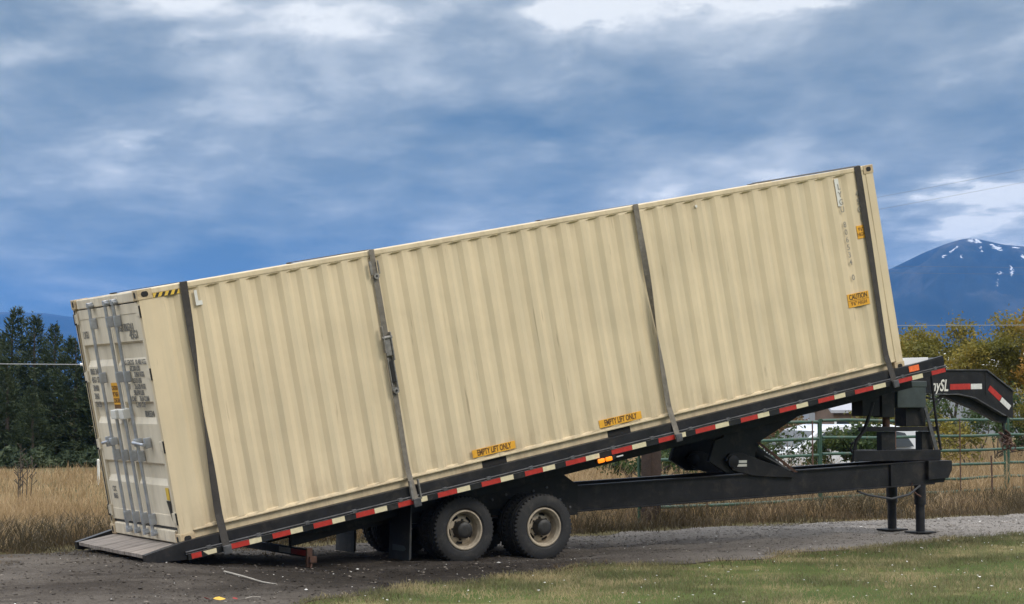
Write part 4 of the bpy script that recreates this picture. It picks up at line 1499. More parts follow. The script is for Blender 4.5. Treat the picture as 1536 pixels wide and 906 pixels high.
lift_label(3.83, 4.44, 0.190, 0.285, 'EMPTY LIFT ONLY')
lift_label(5.69, 6.34, 0.185, 0.283, 'EMPTY LIFT ONLY')
pl = MB().box((9.985, 0.0005, 1.0), (10.365, 0.0085, 1.185), 0.001).build('height_label', 'label_orange', cont)
text_mesh('lettering', 'CAUTION', 0.10, 'label_black', pl, SM(10.175, 1.135, -0.0005), 'CENTER', 0.72, bold=0.002)
text_mesh('lettering', '9\'6" HIGH', 0.075, 'label_brown', pl, SM(10.175, 1.045, -0.0005), 'CENTER', 0.9, bold=0.001)
MB().box((9.99, -0.0004, 1.086), (10.36, 0.0004, 1.092)).build('label_line', 'label_brown', pl)
pl = MB().box((10.34, 0.0005, 1.91), (10.485, 0.0085, 2.09), 0.001).build('height_label', 'label_orange', cont)
text_mesh('lettering', '9\'6"\nHIGH', 0.07, 'label_brown', pl, SM(10.41, 2.0, -0.0005), 'CENTER', 0.85, bold=0.001)


def stack_text(name, chars, x, z, step, size, sq=1.0):
    pl = None
    for i, c in enumerate(chars):
        pass
    return text_mesh(name, '\n'.join(chars), size, 'lettering_faint', cont, SM(x, z, 0.0005), 'CENTER', sq, bold=0.002, line=step / size)


dw = MB().box((10.085, 0.0018, 2.40), (10.155, 0.0090, 2.78), 0.001).build('code_patch', 'decal_white', cont)
stack_text('code_lettering', 'LYGU 806534 0', 10.145, 2.03, 0.105, 0.11, 0.9)
stack_text('code_lettering', '45G1', 10.45, 2.36, 0.11, 0.11, 0.9)
# white L-shaped mark beside the first strap and a white dot near the top
MB().prism([(0.665, 2.785), (0.70, 2.785), (0.70, 2.66), (0.745, 2.66), (0.745, 2.61), (0.665, 2.61)], 0.001, 0.009, 'y').build('code_patch', 'decal_white', cont)
# hazard stripes below the top rail
hz = MB().box((0.185, 0.0005, CH - 0.115), (0.50, 0.0095, CH - 0.066), 0.001).build('hazard_stripe', 'label_yellow', cont)
mb = MB()
x = 0.20
while x < 0.46:
    mb.prism([(x, CH - 0.1145), (x + 0.035, CH - 0.1145), (x + 0.062, CH - 0.0665), (x + 0.027, CH - 0.0665)], -0.0010, 0.0004, 'y')
    x += 0.075
mb.build('black_bars', 'label_black', hz)
MB().lathe([(0.0, 0.018), (0.012, 0.018)], (7.72, -0.004, 2.74), 'y', 14).build('vent_cap', 'decal_white', cont)

# ------------------------------------------------------------------ trailer
trl = thing('tilt_trailer', 'black tandem axle gooseneck trailer with its deck tilted up and tail on the gravel', 'trailer', ORG, (0, 0, YAW))
DK = Matrix.Translation((0, 0, Z0)) @ Matrix.Rotation(-TILT, 4, 'Y')      # deck frame: container coordinates seen from the trailer
DW0, DW1 = -0.085, 2.523
X0, X1 = -0.46, 11.46

# deck plank surface
mb = MB(DK)
y = DW0 + 0.12
nb = 11
wdt = (DW1 - DW0 - 0.24) / nb
for i in range(nb):
    mb.box((X0 + 0.02 + random.uniform(-0.008, 0.004), y + 0.004, -0.052), (X1 - 0.12, y + wdt - 0.004, -0.008 - random.uniform(0, 0.003)), 0.004)
    y += wdt
mb.build('deck_planks', 'deck_wood', trl)
# side beams (channel with lip), the near one starts at the tail
for s in (0, 1):
    fy = (lambda y: y) if s == 0 else (lambda y: CW - y)
    mb = MB(DK)
    mb.prism([(X0, -0.095), (X0 + 0.005, -0.005), (X0 + 0.50, 0.045), (X1, 0.045), (X1, -0.165), (0.06, -0.170), (X0 + 0.04, -0.105)], fy(DW0 + 0.012), fy(DW0 + 0.118), 'y', 0.004)
    mb.build('side_beam', 'trailer_black', trl)
    mb = MB(DK)
    mb.box((0.0, fy(DW0 - 0.020), -0.083), (X1, fy(DW0 + 0.011), -0.068), 0.004)
    mb.box((0.0, fy(DW0 - 0.018), -0.100), (X1, fy(DW0 + 0.011), -0.0945), 0.002)
    x = 0.25
    while x < X1 - 0.1:
        mb.box((x, fy(DW0 - 0.022), -0.102), (x + 0.055, fy(DW0 + 0.0105), -0.058), 0.004)
        x += 0.61
    mb.build('rub_rail', 'rail_worn', trl)
    MB(DK).box((0.02, fy(DW0 - 0.012), -0.172), (X1, fy(DW0 + 0.0112), -0.1015), 0.004).build('lower_channel', 'trailer_dark', trl)
# reflective tape on the near lower channel
starts = [0.54, 1.05, 1.57, 2.12, 2.68, 3.22, 3.83, 4.45, 5.05, 5.74, 6.47, 7.06, 7.80, 8.45, 9.12, 9.77, 10.53]
tape_y = (DW0 - 0.0145, DW0 - 0.0115)


def tape(mat, a, b, za=-0.163, zb=-0.103):
    MB(DK).box((a, tape_y[0], za), (b, tape_y[1], zb), 0.0008).build('reflective_tape', mat, trl)


tape('tape_red', 0.06, 0.18)
MB(DK).prism([(0.20, -0.108), (0.36, -0.108), (0.36, -0.160), (0.255, -0.160)], tape_y[0], tape_y[1], 'y').build('reflective_tape', 'tape_white', trl)
for a, b in zip(starts, starts[1:] + [11.19]):
    g = b - a
    tape('tape_red', a, a + 0.43 * g)
    tape('tape_white', a + 0.435 * g, a + 0.73 * g)
tape('tape_red', 11.18, 11.44)
MB(DK).box((10.80, DW0 + 0.004, -0.050), (10.985, DW0 + 0.0105, 0.030), 0.003).build('reflector', 'reflector_orange', trl)
# raised lip and pale steel plate at the deck front
MB(DK).prism([(10.74, 0.040), (X1 - 0.002, 0.040), (X1 - 0.002, 0.068), (10.95, 0.050)], DW0 + 0.014, DW0 + 0.06, 'y', 0.003).build('front_lip', 'trailer_black', trl)
MB(DK).prism([(10.81, 0.0), (X1 - 0.125, 0.0), (X1 - 0.125, 0.070), (10.81, 0.155)], 0.10, 0.16, 'y', 0.003).build('front_plate', 'roof_white', trl)
MB(DK).box((X1 - 0.12, DW0 + 0.12, -0.165), (X1, CW - DW0 - 0.12, 0.045), 0.006).build('front_beam', 'trailer_black', trl)
# beams under the deck
for y in (0.48, 1.88):
    mb = MB(DK)
    mb.prism([(0.9, -0.18), (11.3, -0.18), (11.3, -0.355), (2.2, -0.355)], y, y + 0.09, 'y', 0.004)
    mb.build('deck_beam', 'trailer_dark', trl)
mb = MB(DK)
x = 0.35
while x < 11.3:
    mb.box((x, DW0 + 0.119, -0.17), (x + 0.05, CW - DW0 - 0.119, -0.055))
    x += 0.61
mb.build('cross_members', 'trailer_dark', trl)

# lower frame
FZ = lambda x: 0.715 + (x - 5.41) * 0.0395          # middle height of the frame rails
for y in (0.66, 1.36):
    mb = MB()
    def seg(x, o):
        return (x, FZ(x) + o)
    # web, flanges
    mb.prism([seg(3.0, -0.155), seg(11.72, -0.155), seg(11.72, 0.155), seg(3.0, 0.155)], y + 0.045, y + 0.058, 'y')
    mb.prism([seg(3.0, 0.1555), seg(11.72, 0.1555), seg(11.72, 0.172), seg(3.0, 0.172)], y, y + 0.11, 'y', 0.002)
    mb.prism([seg(3.0, -0.172), seg(11.72, -0.172), seg(11.72, -0.1555), seg(3.0, -0.1555)], y, y + 0.11, 'y', 0.002)
    # doubled part above the legs
    mb.prism([seg(10.9, -0.154), seg(11.9, -0.154), seg(11.98, -0.02), seg(11.98, 0.154), seg(10.9, 0.154)], y + 0.008, y + 0.0445, 'y')
    # tail of the frame sloping to the bumper
    mb.prism([(1.62, 0.44), (1.62, 0.25), (2.35, 0.40), (3.0, 0.50), (3.0, 0.88), (2.3, 0.74)], y + 0.02, y + 0.09, 'y', 0.003)
    mb.build('frame_rail', 'trailer_black', trl)
mb = MB()
for x in (3.1, 5.6, 7.2, 8.6, 10.2, 11.6):
    mb.box((x, 0.72, FZ(x) - 0.09), (x + 0.09, 1.70, FZ(x) + 0.09), 0.004)
mb.tube([(4.0, 1.2, 0.60), (7.5, 1.15, 0.66), (10.8, 1.2, 0.80)], 0.03, 8)
mb.build('frame_crossbars', 'trailer_dark', trl)
MB().tube([(10.3, 0.70, 0.72), (10.5, 0.69, 0.66), (10.9, 0.66, 0.60), (11.2, 0.62, 0.66), (11.4, 0.62, 0.78)], 0.016, 8).build('brake_hose', 'gasket_rubber', trl, True)
# rear bumper bar with its tape and rusty bracket
bm_ = MB().box((1.60, 0.10, 0.155), (1.66, 2.34, 0.25), 0.006).build('rear_bumper', 'trailer_black', trl)
MB().box((1.5965, 0.14, 0.172), (1.5985, 0.62, 0.235)).build('reflective_tape', 'tape_red', bm_)
MB().box((1.5965, 0.64, 0.172), (1.5985, 0.98, 0.235)).build('reflective_tape', 'tape_silver', bm_)
mb = MB()
mb.box((1.55, 0.05, 0.05), (1.62, 0.095, 0.27), 0.008)
mb.box((1.57, 0.01, 0.10), (1.66, 0.048, 0.18), 0.012)
mb.tube([(1.60, 0.03, 0.10), (1.58, 0.02, 0.03), (1.57, 0.03, 0.012)], 0.012, 8)
mb.build('tow_bracket', 'rusty_iron', trl)

# hangers, springs, axles
for y in (0.68, 1.68):
    mb = MB()
    mb.prism([(2.95, 0.50), (3.2, 0.48), (3.9, 0.62), (4.6, 0.62), (5.25, 0.50), (5.62, 0.52), (5.62, 0.90), (5.35, 1.08), (3.6, 0.90), (2.95, 0.78)], y - 0.028, y - 0.002, 'y')
    mb.build('hanger_plate', 'trailer_dark', trl)
    mb = MB()
    for cx in (3.70, 4.83):
        for k_, hl in enumerate((0.46, 0.36, 0.26, 0.16)):
            zz = 0.50 - k_ * 0.016
            mb.prism([(cx - hl, zz + 0.03), (cx, zz), (cx + hl, zz + 0.03), (cx + hl, zz + 0.042), (cx, zz + 0.012), (cx - hl, zz + 0.042)], y + 0.0, y + 0.075, 'y')
    mb.build('leaf_spring', 'rusty_iron', trl)
for (x, z) in ((4.55, 0.80), (4.75, 0.80), (4.95, 0.84), (5.15, 0.88), (5.35, 0.72), (5.50, 0.62), (4.35, 0.74), (4.1, 0.74)):
    MB().lathe([(0.638, 0.010), (0.641, 0.018), (0.6515, 0.018)], (x, 0, z), 'y', 6).build('bolt', 'rail_worn', trl)
TY_R = 0.415
AX = [3.70, 4.83]
for cx in AX:
    MB().tube([(cx, 0.25, TY_R), (cx, 2.19, TY_R)], 0.062, 14).build('axle', 'trailer_dark', trl, True)


def tyre_mesh(mb, c, inner_y, outer_y):
    """tyre between two faces, tread lugs cut into the shoulders; outer_y is the face seen"""
    w = abs(outer_y - inner_y)
    sg = 1 if outer_y > inner_y else -1
    N = 144
    R0 = TY_R

    def lug(d):
        return lambda a: R0 - (d if (int(a / (2 * math.pi) * N + 0.5) % 3 == 0) else 0.0)
    pr = [(0.02, 0.245), (0.0, 0.27), (-0.004, 0.31), (0.002, 0.355), (0.018, 0.392), (0.030, lug(0.022)), (0.055, lug(0.014)),
          (0.062, R0 - 0.012), (0.070, R0 - 0.012), (0.074, R0 + 0.001), (0.104, R0 + 0.002), (0.108, R0 - 0.012), (0.116, R0 - 0.012), (0.120, R0 + 0.002)]
    full = pr + [(0.24 - s, r) for s, r in pr[::-1]]
    full = [((s / 0.24) * w, r) for s, r in full]
    mb.lathe([(outer_y - sg * s, r) for s, r in full], (c[0], 0, c[1]), 'y', N, close=True)


def wheel_set(cx, side):
    """dual wheel; side 0 is the one nearer the camera"""
    fy = (lambda y: y) if side == 0 else (lambda y: CW - y)
    c = (cx, TY_R - 0.008)
    ph = random.uniform(0, 6.28)
    w = bpy.data.objects.new('wheel', None)
    w.empty_display_size = 0.2
    link(w, trl)
    for a, b in ((0.40, 0.165), (0.68, 0.445)):
        mb = MB()
        tyre_mesh(mb, c, fy(a), fy(b))
        mb.build('tyre', 'tyre_rubber', w, True, 28)
    # dished rim
    y0 = 0.165
    mb = MB()
    prof = [(0.012, 0.246), (0.004, 0.240), (0.002, 0.228), (0.010, 0.219), (0.030, 0.213), (0.045, 0.200), (0.11, 0.194), (0.160, 0.190), (0.235, 0.200), (0.235, 0.246)]
    mb.lathe([(fy(y0 + s), r) for s, r in prof], (c[0], 0, c[1]), 'y', 56, close=True)
    # disc with hand holes
    N = 60
    radii = [0.190, 0.176, 0.145, 0.128, 0.105, 0.0]
    deps = [0.140, 0.128, 0.116, 0.112, 0.112, 0.112]
    rings = []
    for rr, dd in zip(radii[:-1], deps):
        rings.append([mb.v((c[0] + rr * math.cos(2 * math.pi * j / N + ph), fy(y0 + dd), c[1] + rr * math.sin(2 * math.pi * j / N + ph))) for j in range(N)])
    for i, (a, b) in enumerate(zip(rings, rings[1:])):
        for j in range(N):
            if i == 1 and (j % 12) in (2, 3, 4, 5, 6):
                continue
            mb.bm.faces.new((a[j], a[(j + 1) % N], b[(j + 1) % N], b[j]))
    mb.build('rim', 'rim_paint', w, True, 30)
    mb = MB()
    mb.lathe([(fy(y0 + 0.118), 0.112), (fy(y0 + 0.02), 0.104), (fy(y0 - 0.002), 0.098), (fy(y0 - 0.014), 0.082), (fy(y0 - 0.018), 0.05), (fy(y0 - 0.018), 0.01)], (c[0], 0, c[1]), 'y', 32)
    for j in range(8):
        a = 2 * math.pi * j / 8 + ph
        p_ = (c[0] + 0.122 * math.cos(a), 0, c[1] + 0.122 * math.sin(a))
        mb.lathe([(fy(y0 + 0.113), 0.013), (fy(y0 + 0.085), 0.012)], p_, 'y', 6)
    mb.lathe([(fy(y0 + 0.215), 0.19), (fy(y0 + 0.16), 0.19)], (c[0], 0, c[1]), 'y', 32)   # brake drum behind the disc
    mb.build('hub', 'hub_black', w, True, 30)
    return w


for cx in AX:
    for s in (0, 1):
        wheel_set(cx, s)
# mud flaps
for y in (0.17, 1.72):
    f = MB().prism([(2.955, 0.72), (2.975, 0.72), (2.965, 0.09), (2.935, 0.06)], y, y + 0.55, 'y', 0.003).build('mud_flap', 'mudflap_rubber', trl)
    if y < 1:
        MB().prism([(0.0, 0.0), (0.30, 0.0), (0.36, 0.03), (0.30, 0.065), (0.0, 0.07)], 0, 0.004, 'y').build('flap_plate', 'toolbox_grey', f).matrix_local = Matrix.Translation((2.926, 0.60, 0.17)) @ Matrix.Rotation(R(-90), 4, 'Z')

# lit amber side lamp with its bracket
lp = MB(DK).box((5.50, DW0 - 0.03, -0.225), (5.78, DW0 + 0.03, -0.175), 0.008).build('side_lamp', 'trailer_dark', trl)
mb = MB(DK)
for x in (5.50, 5.615):
    mb.box((x, DW0 - 0.060, -0.225), (x + 0.095, DW0 - 0.0305, -0.172), 0.016)
mb.build('lens', 'lamp_amber', lp, True)
MB(DK).box((5.80, DW0 - 0.02, -0.21), (5.90, DW0 - 0.012, -0.195), 0.002).build('lamp_wire_clip', 'tape_silver', lp)

# hydraulic lift: deck bracket, lower arm, cylinder
for y in (0.70, 1.62):
    MB().prism([(7.98, 1.66), (9.70, 1.98), (9.30, 1.80), (8.62, 1.45), (8.52, 1.30), (8.48, 1.02), (8.02, 1.02), (7.74, 1.18), (7.84, 1.46), (7.98, 1.50)], y, y + 0.06, 'y', 0.004).build('lift_bracket', 'trailer_dark', trl)
    MB().prism([(7.98, 1.20), (8.06, 1.28), (8.22, 1.29), (9.16, 1.005), (9.16, 0.93), (8.45, 0.97), (8.10, 1.05)], y - 0.05, y - 0.003, 'y', 0.005).build('lift_arm', 'trailer_black', trl)
    MB().lathe([(y - 0.075, 0.075), (y - 0.070, 0.085), (y - 0.051, 0.088)], (8.10, 0, 1.17), 'y', 28).build('pivot_pin', 'trailer_black', trl, True)
MB().box((8.17, 0.6455, 1.15), (8.33, 0.6495, 1.185)).box((8.17, 0.6455, 1.10), (8.33, 0.6495, 1.135)).build('decal_plate', 'decal_white', trl)
MB().tube([(8.45, 0.78, 1.38), (8.80, 0.78, 1.17), (9.12, 0.78, 0.98)], [0.075, 0.075, 0.06], 14).build('lift_cylinder', 'trailer_dark', trl, True)
MB().prism([(8.50, 1.425), (8.55, 1.43), (9.20, 1.01), (9.14, 1.005)], 0.64, 0.655, 'y').build('lift_link', 'rusty_iron', trl)
MB().prism([(8.62, 1.24), (8.64, 1.245), (9.10, 1.035), (9.06, 1.03)], 0.640, 0.6465, 'y').build('lift_edge', 'rail_worn', trl)

# landing legs
for y, dx in ((0.68, 0.0), (1.36, 0.06)):
    lx = 11.50 + dx
    zg = float(gz(*to_world(lx, y)))
    g_ = bpy.data.objects.new('landing_leg', None)
    g_.empty_display_size = 0.2
    link(g_, trl)
    MB().tube([(lx, y + 0.055, 0.50), (lx, y + 0.055, 0.80)], 0.084, 20).build('outer_tube', 'trailer_black', g_, True)
    MB().tube([(lx, y + 0.055, zg + 0.03), (lx, y + 0.055, 0.51)], 0.066, 18).build('inner_tube', 'trailer_black', g_, True)
    MB().box((lx - 0.18, y - 0.09, zg + 0.040), (lx + 0.18, y + 0.20, zg + 0.062), 0.006).build('foot_plate', 'trailer_dark', g_)
MB().tube([(11.27, 0.64, 0.82), (11.24, 0.63, 0.74), (11.33, 0.62, 0.66), (11.42, 0.63, 0.62)], 0.014, 8).build('leg_crank', 'rusty_iron', trl, True)

# front upright frame
MB().box((10.30, 0.76, 1.135), (11.93, 0.80, 1.29), 0.006).box((10.75, 1.30, 1.135), (11.93, 1.34, 1.29), 0.006).box((10.75, 0.801, 1.135), (10.79, 1.299, 1.29), 0.006).box((10.791, 0.801, 1.135), (11.93, 1.299, 1.16)).build('front_tray', 'trailer_black', trl)
mb = MB()
mb.tube([(10.34, 0.79, 1.29), (10.36, 0.79, 1.42), (10.52, 0.79, 1.58), (10.62, 0.79, 1.80), (10.68, 0.79, 1.98)], 0.028, 10)
mb.tube([(10.30, 0.79, 1.26), (10.26, 0.79, 1.32), (10.30, 0.79, 1.40), (10.38, 0.79, 1.42)], 0.018, 8)
mb.build('handrail', 'trailer_black', trl, True)
MB().box((10.44, 0.79, 1.56), (11.90, 0.83, 1.625), 0.004).build('upright_bar', 'trailer_black', trl)
MB().box((10.88, 0.84, 1.165), (11.14, 0.95, 1.555), 0.008).build('upright_post', 'trailer_dark', trl)
MB().box((10.86, 0.80, 1.76), (11.10, 1.00, 2.28), 0.008).build('upright_post', 'trailer_dark', trl)
MB().box((11.36, 0.86, 1.63), (11.74, 1.10, 2.30), 0.01).build('gooseneck_column', 'trailer_dark', trl)
MB().box((10.48, 0.78, 1.78), (10.80, 1.02, 2.10), 0.010).build('pump_box', 'trailer_dark', trl)
tb = MB().box((11.12, 0.76, 1.90), (11.66, 1.05, 2.27), 0.012).build('toolbox', 'toolbox_grey', trl)
MB().box((11.11, 0.75, 2.20), (11.67, 1.06, 2.285), 0.010).build('lid', 'toolbox_grey', tb)
MB().box((11.64, 0.84, 1.165), (11.86, 0.98, 1.555), 0.008).build('upright_post', 'trailer_dark', trl)
MB().tube([(11.02, 0.90, 1.60), (11.02, 0.90, 1.78)], 0.055, 14).build('jack_spring', 'rusty_iron', trl, True)
MB().tube([(11.78, 0.78, 2.40), (11.85, 0.78, 1.80), (11.95, 0.78, 1.28)], 0.020, 10).build('guard_rod', 'trailer_black', trl, True)
MB().prism([(11.62, 1.92), (11.68, 1.92), (11.90, 1.28), (11.83, 1.28)], 0.77, 0.785, 'y', 0.002).build('prop_arm', 'rail_worn', trl)
MB().prism([(11.55, 0.86), (11.93, 0.88), (12.0, 1.0), (12.0, 1.134), (11.55, 1.134)], 0.60, 1.34, 'y', 0.006).build('front_crosshead', 'trailer_black', trl)
MB().tube([(11.88, 1.0, 2.05), (12.05, 1.0, 2.02), (12.2, 1.0, 2.08)], 0.018, 8).tube([(11.9, 1.05, 1.72), (12.25, 1.05, 2.08)], 0.012, 8).build('hydraulic_hose', 'gasket_rubber', trl, True)

# gooseneck: two side plates, top and bottom flange, end tube
gn = [(11.25, 2.44), (13.02, 2.455), (13.56, 2.14), (13.56, 1.74), (13.40, 1.79), (12.78, 2.06), (12.45, 2.115), (11.25, 2.10)]
mb = MB()
for y in (0.95, 1.19):
    mb.prism(gn, y, y + 0.02, 'y')
gi = [(11.25, 2.435), (13.01, 2.45), (13.55, 2.135), (13.55, 1.75), (13.40, 1.80), (12.78, 2.07), (12.45, 2.125), (11.25, 2.11)]
mb.prism(gi, 0.971, 1.189, 'y')
mb.build('gooseneck', 'trailer_black', trl)
mb = MB()
for y0_, y1_ in ((0.925, 1.235),):
    for (a, b) in (((11.25, 2.444), (13.02, 2.459)), ((13.02, 2.459), (13.565, 2.143))):
        d_ = Vector((b[0] - a[0], b[1] - a[1])).normalized()
        n_ = Vector((-d_.y, d_.x)) * 0.016
        mb.prism([a, b, (b[0] + n_.x, b[1] + n_.y), (a[0] + n_.x, a[1] + n_.y)], y0_, y1_, 'y')
    for (a, b) in (((11.9, 2.100), (12.45, 2.110)), ((12.45, 2.110), (12.78, 2.056)), ((12.78, 2.056), (13.40, 1.785))):
        d_ = Vector((b[0] - a[0], b[1] - a[1])).normalized()
        n_ = Vector((d_.y, -d_.x)) * 0.014
        mb.prism([a, b, (b[0] + n_.x, b[1] + n_.y), (a[0] + n_.x, a[1] + n_.y)], 0.93, 1.23, 'y')
mb.build('neck_flange', 'rail_worn', trl)
MB().prism([(12.20, 2.09), (12.50, 1.99), (12.85, 1.88), (13.30, 1.70), (13.50, 1.66), (13.52, 1.76), (13.30, 1.86), (12.80, 2.06), (12.45, 2.095)], 1.03, 1.13, 'y', 0.003).build('coupler_brace', 'trailer_dark', trl)
MB().box((13.00, 0.944, 2.09), (13.024, 0.9495, 2.44)).build('neck_rib', 'trailer_black', trl)


def neck_tape(mat, a, b, h):
    a, b = Vector(a), Vector(b)
    d_ = (b - a).normalized()
    n_ = Vector((-d_.y, d_.x)) * h
    MB().prism([tuple(a), tuple(b), tuple(b + n_), tuple(a + n_)], 0.9445, 0.9485, 'y').build('reflective_tape', mat, trl)


neck_tape('tape_red', (12.30, 2.165), (12.70, 2.175), 0.085)
neck_tape('tape_silver', (12.71, 2.175), (12.93, 2.18), 0.080)
neck_tape('tape_red', (13.05, 2.165), (13.28, 2.00), 0.085)
neck_tape('tape_silver', (13.29, 1.993), (13.47, 1.865), 0.080)
text_mesh('neck_lettering', 'nySL', 0.24, 'decal_white', trl, SM(11.93, 2.22, 0.9465), 'LEFT', 0.72, depth=0.0015, shear=0.25, bold=0.004)
# coupler tube and safety chain hook hanging from the neck
mb = MB()
pts = [(13.47, 1.08, 1.80), (13.475, 1.08, 1.66), (13.50, 1.08, 1.56), (13.53, 1.08, 1.50)]
mb.tube(pts, 0.022, 8)
mb.build('safety_chain', 'hub_black', trl, True)
mb = MB()
r = np.random.default_rng(9)
for i in range(14):
    c = Vector((13.58 + r.normal(0, 0.06), 1.08 + r.normal(0, 0.06), 1.44 + r.normal(0, 0.08)))
    ax = Vector(r.normal(0, 1, 3)).normalized()
    t1 = ax.orthogonal().normalized()
    t2 = ax.cross(t1)
    ring = [c + (t1 * math.cos(a) * 0.055 + t2 * math.sin(a) * 0.035) for a in np.linspace(0, 2 * math.pi, 11)]
    mb.tube(ring, 0.014, 6, cap=False)
mb.build('chain_bundle', 'rusty_iron', trl, True)


# ------------------------------------------------------------------ straps over the container
def ribbon(mb, pts, width, twist, thick=0.005):
    """flat webbing along points in container coordinates; twist in degrees at each point about its own run"""
    n = len(pts)
    P = [Vector(p) for p in pts]
    prev = None
    for i in range(n):
        d = (P[min(i + 1, n - 1)] - P[max(i - 1, 0)]).normalized()
        side = Vector((1, 0, 0))
        side = (side - d * side.dot(d)).normalized()
        side = Matrix.Rotation(R(twist[i]), 3, d) @ side
        nn = d.cross(side)
        w, t = side * width / 2, nn * thick / 2
        ring = [mb.v(P[i] + w + t), mb.v(P[i] - w + t), mb.v(P[i] - w - t), mb.v(P[i] + w - t)]
        if prev:
            for j in range(4):
                mb.bm.faces.new((prev[j], prev[(j + 1) % 4], ring[(j + 1) % 4], ring[j]))
        else:
            mb.bm.faces.new(ring[::-1])
        prev = ring
    mb.bm.faces.new(prev)


def strap(label, x_top, x_bot, width, mat, twist_fn, bulge=0.0):
    o = thing('cargo_strap', label, 'strap', (ORG.x, ORG.y, Z0), (0, -TILT, YAW), 'straps over the container')
    mb = MB()
    pts, tw = [], []
    zb, zt = -0.165, CH + 0.004
    N = 30
    for i in range(N + 1):
        t = i / N
        z = zb + (zt - zb) * t
        x = x_bot + (x_top - x_bot) * t + bulge * math.sin(math.pi * t)
        y = -0.128 + (0.118) * min(1, max(0, (z + 0.17) / 0.45))
        y = min(y, -0.012)
        pts.append((x, y - 0.012 * math.sin(math.pi * t), z))
        tw.append(twist_fn(t))
    for t in np.linspace(0, 1, 9)[0:]:
        pts.append((x_top, 0.02 + t * (CW - 0.04), CH + 0.006))
        tw.append(tw[N])
    for i in range(8):
        t = i / 7
        pts.append((x_top + (x_bot - x_top) * t, CW + 0.012 + 0.116 * max(0, (t - 0.85) / 0.15), zt + (zb - zt) * t))
        tw.append(tw[N])
    ribbon(mb, pts, width, tw)
    mb.build('webbing', mat, o)
    return o


s1 = strap('dark strap nearest the container doors', 0.555, 0.475, 0.090, 'strap_dark', lambda t: 68 * math.exp(-((t - 0.55) / 0.22) ** 2), 0.0)
s2 = strap('grey strap with a steel tensioner in its middle', 2.94, 2.915, 0.070, 'strap_grey', lambda t: 8 * math.sin(t * 7), 0.0)
s3 = strap('dark strap twisted to a thin edge halfway up, left of the front one', 6.77, 6.76, 0.080, 'strap_grey', lambda t: 180 * float(sstep(0.15, 0.98, t)), 0.0)
s4 = strap('dark strap nearest the container front, beside the orange height labels', 10.515, 10.475, 0.100, 'strap_dark', lambda t: 10 * math.sin(t * 5), 0.0)
for s_, x in ((s1, 0.475), (s2, 2.915), (s3, 6.76), (s4, 10.475)):
    mb = MB()
    mb.box((x - 0.05, -0.152, -0.20), (x + 0.05, -0.131, -0.10), 0.006)
    mb.build('end_hook', 'rail_worn', s_)
# tensioner hardware of the second strap
mb = MB()
for z0, z1, w in ((2.76, 2.60, 0.05), (-0.12, 0.12, 0.055)):
    mb.box((2.915 - w, -0.052 if z0 > 1 else -0.125, z0), (2.94 - w + 0.004, -0.030 if z0 > 1 else -0.085, z1), 0.004)
    mb.box((2.94 + w - 0.016, -0.052 if z0 > 1 else -0.125, z0), (2.94 + w, -0.030 if z0 > 1 else -0.085, z1), 0.004)
mb.lathe([(-0.055, lambda a: 0.035), (-0.045, lambda a: 0.035)], (2.935, 0, 2.58), 'y', 18)
mb.build('hook_plate', 'worn_steel', s2)
mb = MB()
mb.lathe([(-0.060, 0.012), (-0.0545, 0.012)], (2.935, 0, 2.58), 'y', 14)
mb.lathe([(-0.072, 0.014), (-0.0662, 0.014)], (2.93, 0, 1.20), 'y', 14)
mb.box((2.90, -0.070, 1.30), (2.95, -0.046, 1.56), 0.006)
mb.build('slot', 'hole_black', s2)
mb = MB()
mb.box((2.885, -0.064, 1.62), (2.965, -0.034, 1.86), 0.008)
mb.box((2.87, -0.080, 1.66), (2.885, -0.030, 1.98), 0.004)
mb.box((2.965, -0.080, 1.56), (2.98, -0.030, 1.90), 0.004)
mb.tube([(2.86, -0.058, 1.84), (2.99, -0.058, 1.84)], 0.022, 12)
mb.lathe([(-0.066, 0.038), (-0.040, 0.040)], (2.93, 0, 1.20), 'y', 20)
mb.box((2.885, -0.060, 1.20), (2.90, -0.040, 1.60), 0.003)
mb.box((2.955, -0.060, 1.20), (2.97, -0.040, 1.60), 0.003)
mb.build('ratchet', 'worn_steel', s2)

# ------------------------------------------------------------------ small things on the ground
def leaf(label, x, y, s, rz, mat):
    pts = [(-0.5, 0.0), (-0.25, 0.22), (0.05, 0.30), (0.3, 0.17), (0.55, 0.0), (0.3, -0.18), (0.02, -0.29), (-0.28, -0.2)]
    mb = MB()
    ring = [mb.v((u * s, w * s, 0.008 + 0.25 * s * w * w + 0.1 * s * u)) for u, w in pts]
    c = mb.v((0, 0, 0.004))
    for i in range(len(pts)):
        mb.bm.faces.new((c, ring[i], ring[(i + 1) % len(pts)]))
    o = mb.build('fallen_leaf', mat)
    md = o.modifiers.new('thickness', 'SOLIDIFY')
    md.thickness = 0.0015
    o.location = (x, y, float(gz(x, y)) + 0.034)
    o.rotation_euler = (R(24), R(8), rz)
    return tag(o, label, 'leaf', 'fallen leaves on the wet gravel')


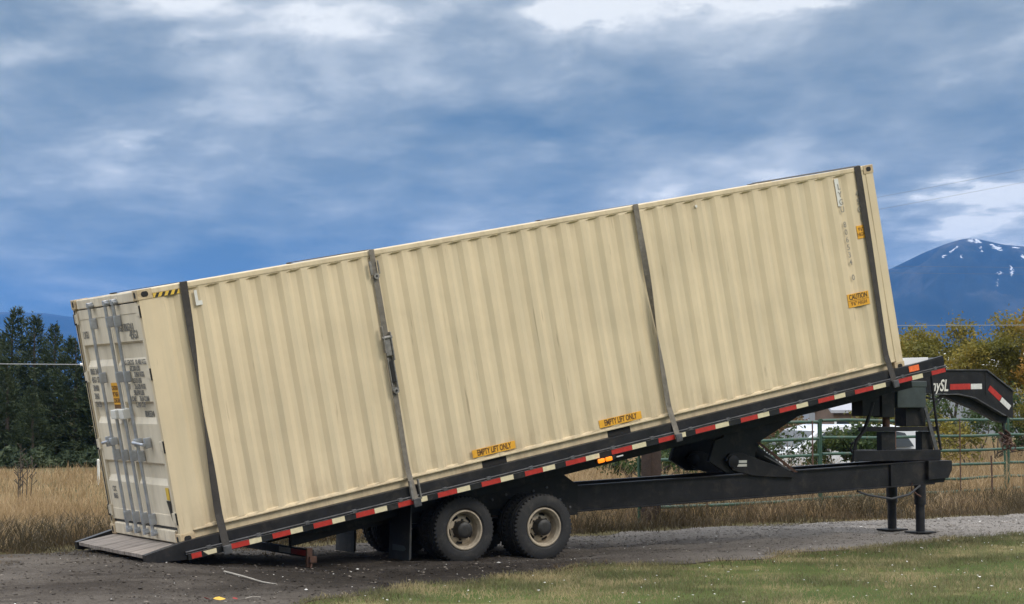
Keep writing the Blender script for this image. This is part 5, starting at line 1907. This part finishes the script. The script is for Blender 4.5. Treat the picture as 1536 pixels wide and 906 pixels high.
leaf('yellow fallen leaf on the dark gravel at the bottom edge', -2.86, 19.02, 0.12, 0.4, 'leaf_yellow')
leaf('larger red fallen leaf left of the yellow one', -2.98, 19.03, 0.11, 2.1, 'leaf_red')
leaf('smaller red fallen leaf right of the yellow one', -2.71, 19.05, 0.07, 1.0, 'leaf_red')
for lab, pts, r0 in [('long pale stick lying on the wet gravel before the trailer tail', [(-3.10, 20.98), (-2.85, 20.72), (-2.62, 20.48), (-2.45, 20.33)], 0.010),
                     ('short curved twig at the bottom edge beside the fallen leaves', [(-2.60, 19.0), (-2.55, 19.10), (-2.47, 19.14)], 0.005)]:
    P = [(x, y, float(gz(x, y)) + 0.045 + 0.006 * (i % 2)) for i, (x, y) in enumerate(pts)]
    tag(MB().tube(P, [r0, r0 * 0.9, r0 * 0.8, r0 * 0.5][:len(P)], 7).build('stick', 'stick_pale', None, True), lab, 'stick')
# tall dead weed stalks at the left border
o = thing('dead_weed', 'tall brown dead weed stalks in the dry grass at the left border', 'plant', (-9.35, 37, 0))
r = np.random.default_rng(77)
for i in range(6):
    a = r.normal(0, 0.10, 2)
    hgt = r.uniform(0.75, 1.32)
    mb = MB()
    mb.tube([(a[0], a[1], 0), (a[0] * 1.2, a[1], hgt * 0.6), (a[0] * 1.5 + r.normal(0, 0.03), a[1], hgt)], [0.010, 0.008, 0.004], 6)
    for j in range(7):
        z = hgt * (0.45 + 0.08 * j)
        t = r.uniform(0, 6.28)
        mb.tube([(a[0] * 1.25, a[1], z), (a[0] * 1.25 + 0.09 * math.cos(t), a[1] + 0.09 * math.sin(t), z + 0.09)], [0.004, 0.010], 5)
    mb.build('stalk', 'bark_brown', o)

# ------------------------------------------------------------------ air
hz_me = MB().box((-9400, -300, -1.5), (9400, 9400, 580)).build('haze', 'hole_black')
hz_me.data.materials.clear()
hm = bpy.data.materials.new('haze_air')
hm.use_nodes = True
k = NT(hm.node_tree)
out = k.n('ShaderNodeOutputMaterial')
pv = k.n('ShaderNodeVolumePrincipled')
pv.inputs['Color'].default_value = (*HAZE_COLOR, 1)
pv.inputs['Density'].default_value = HAZE_DENSITY
k.put(out.inputs['Volume'], pv.outputs[0])
hz_me.data.materials.append(hm)
hz_me['kind'] = 'stuff'
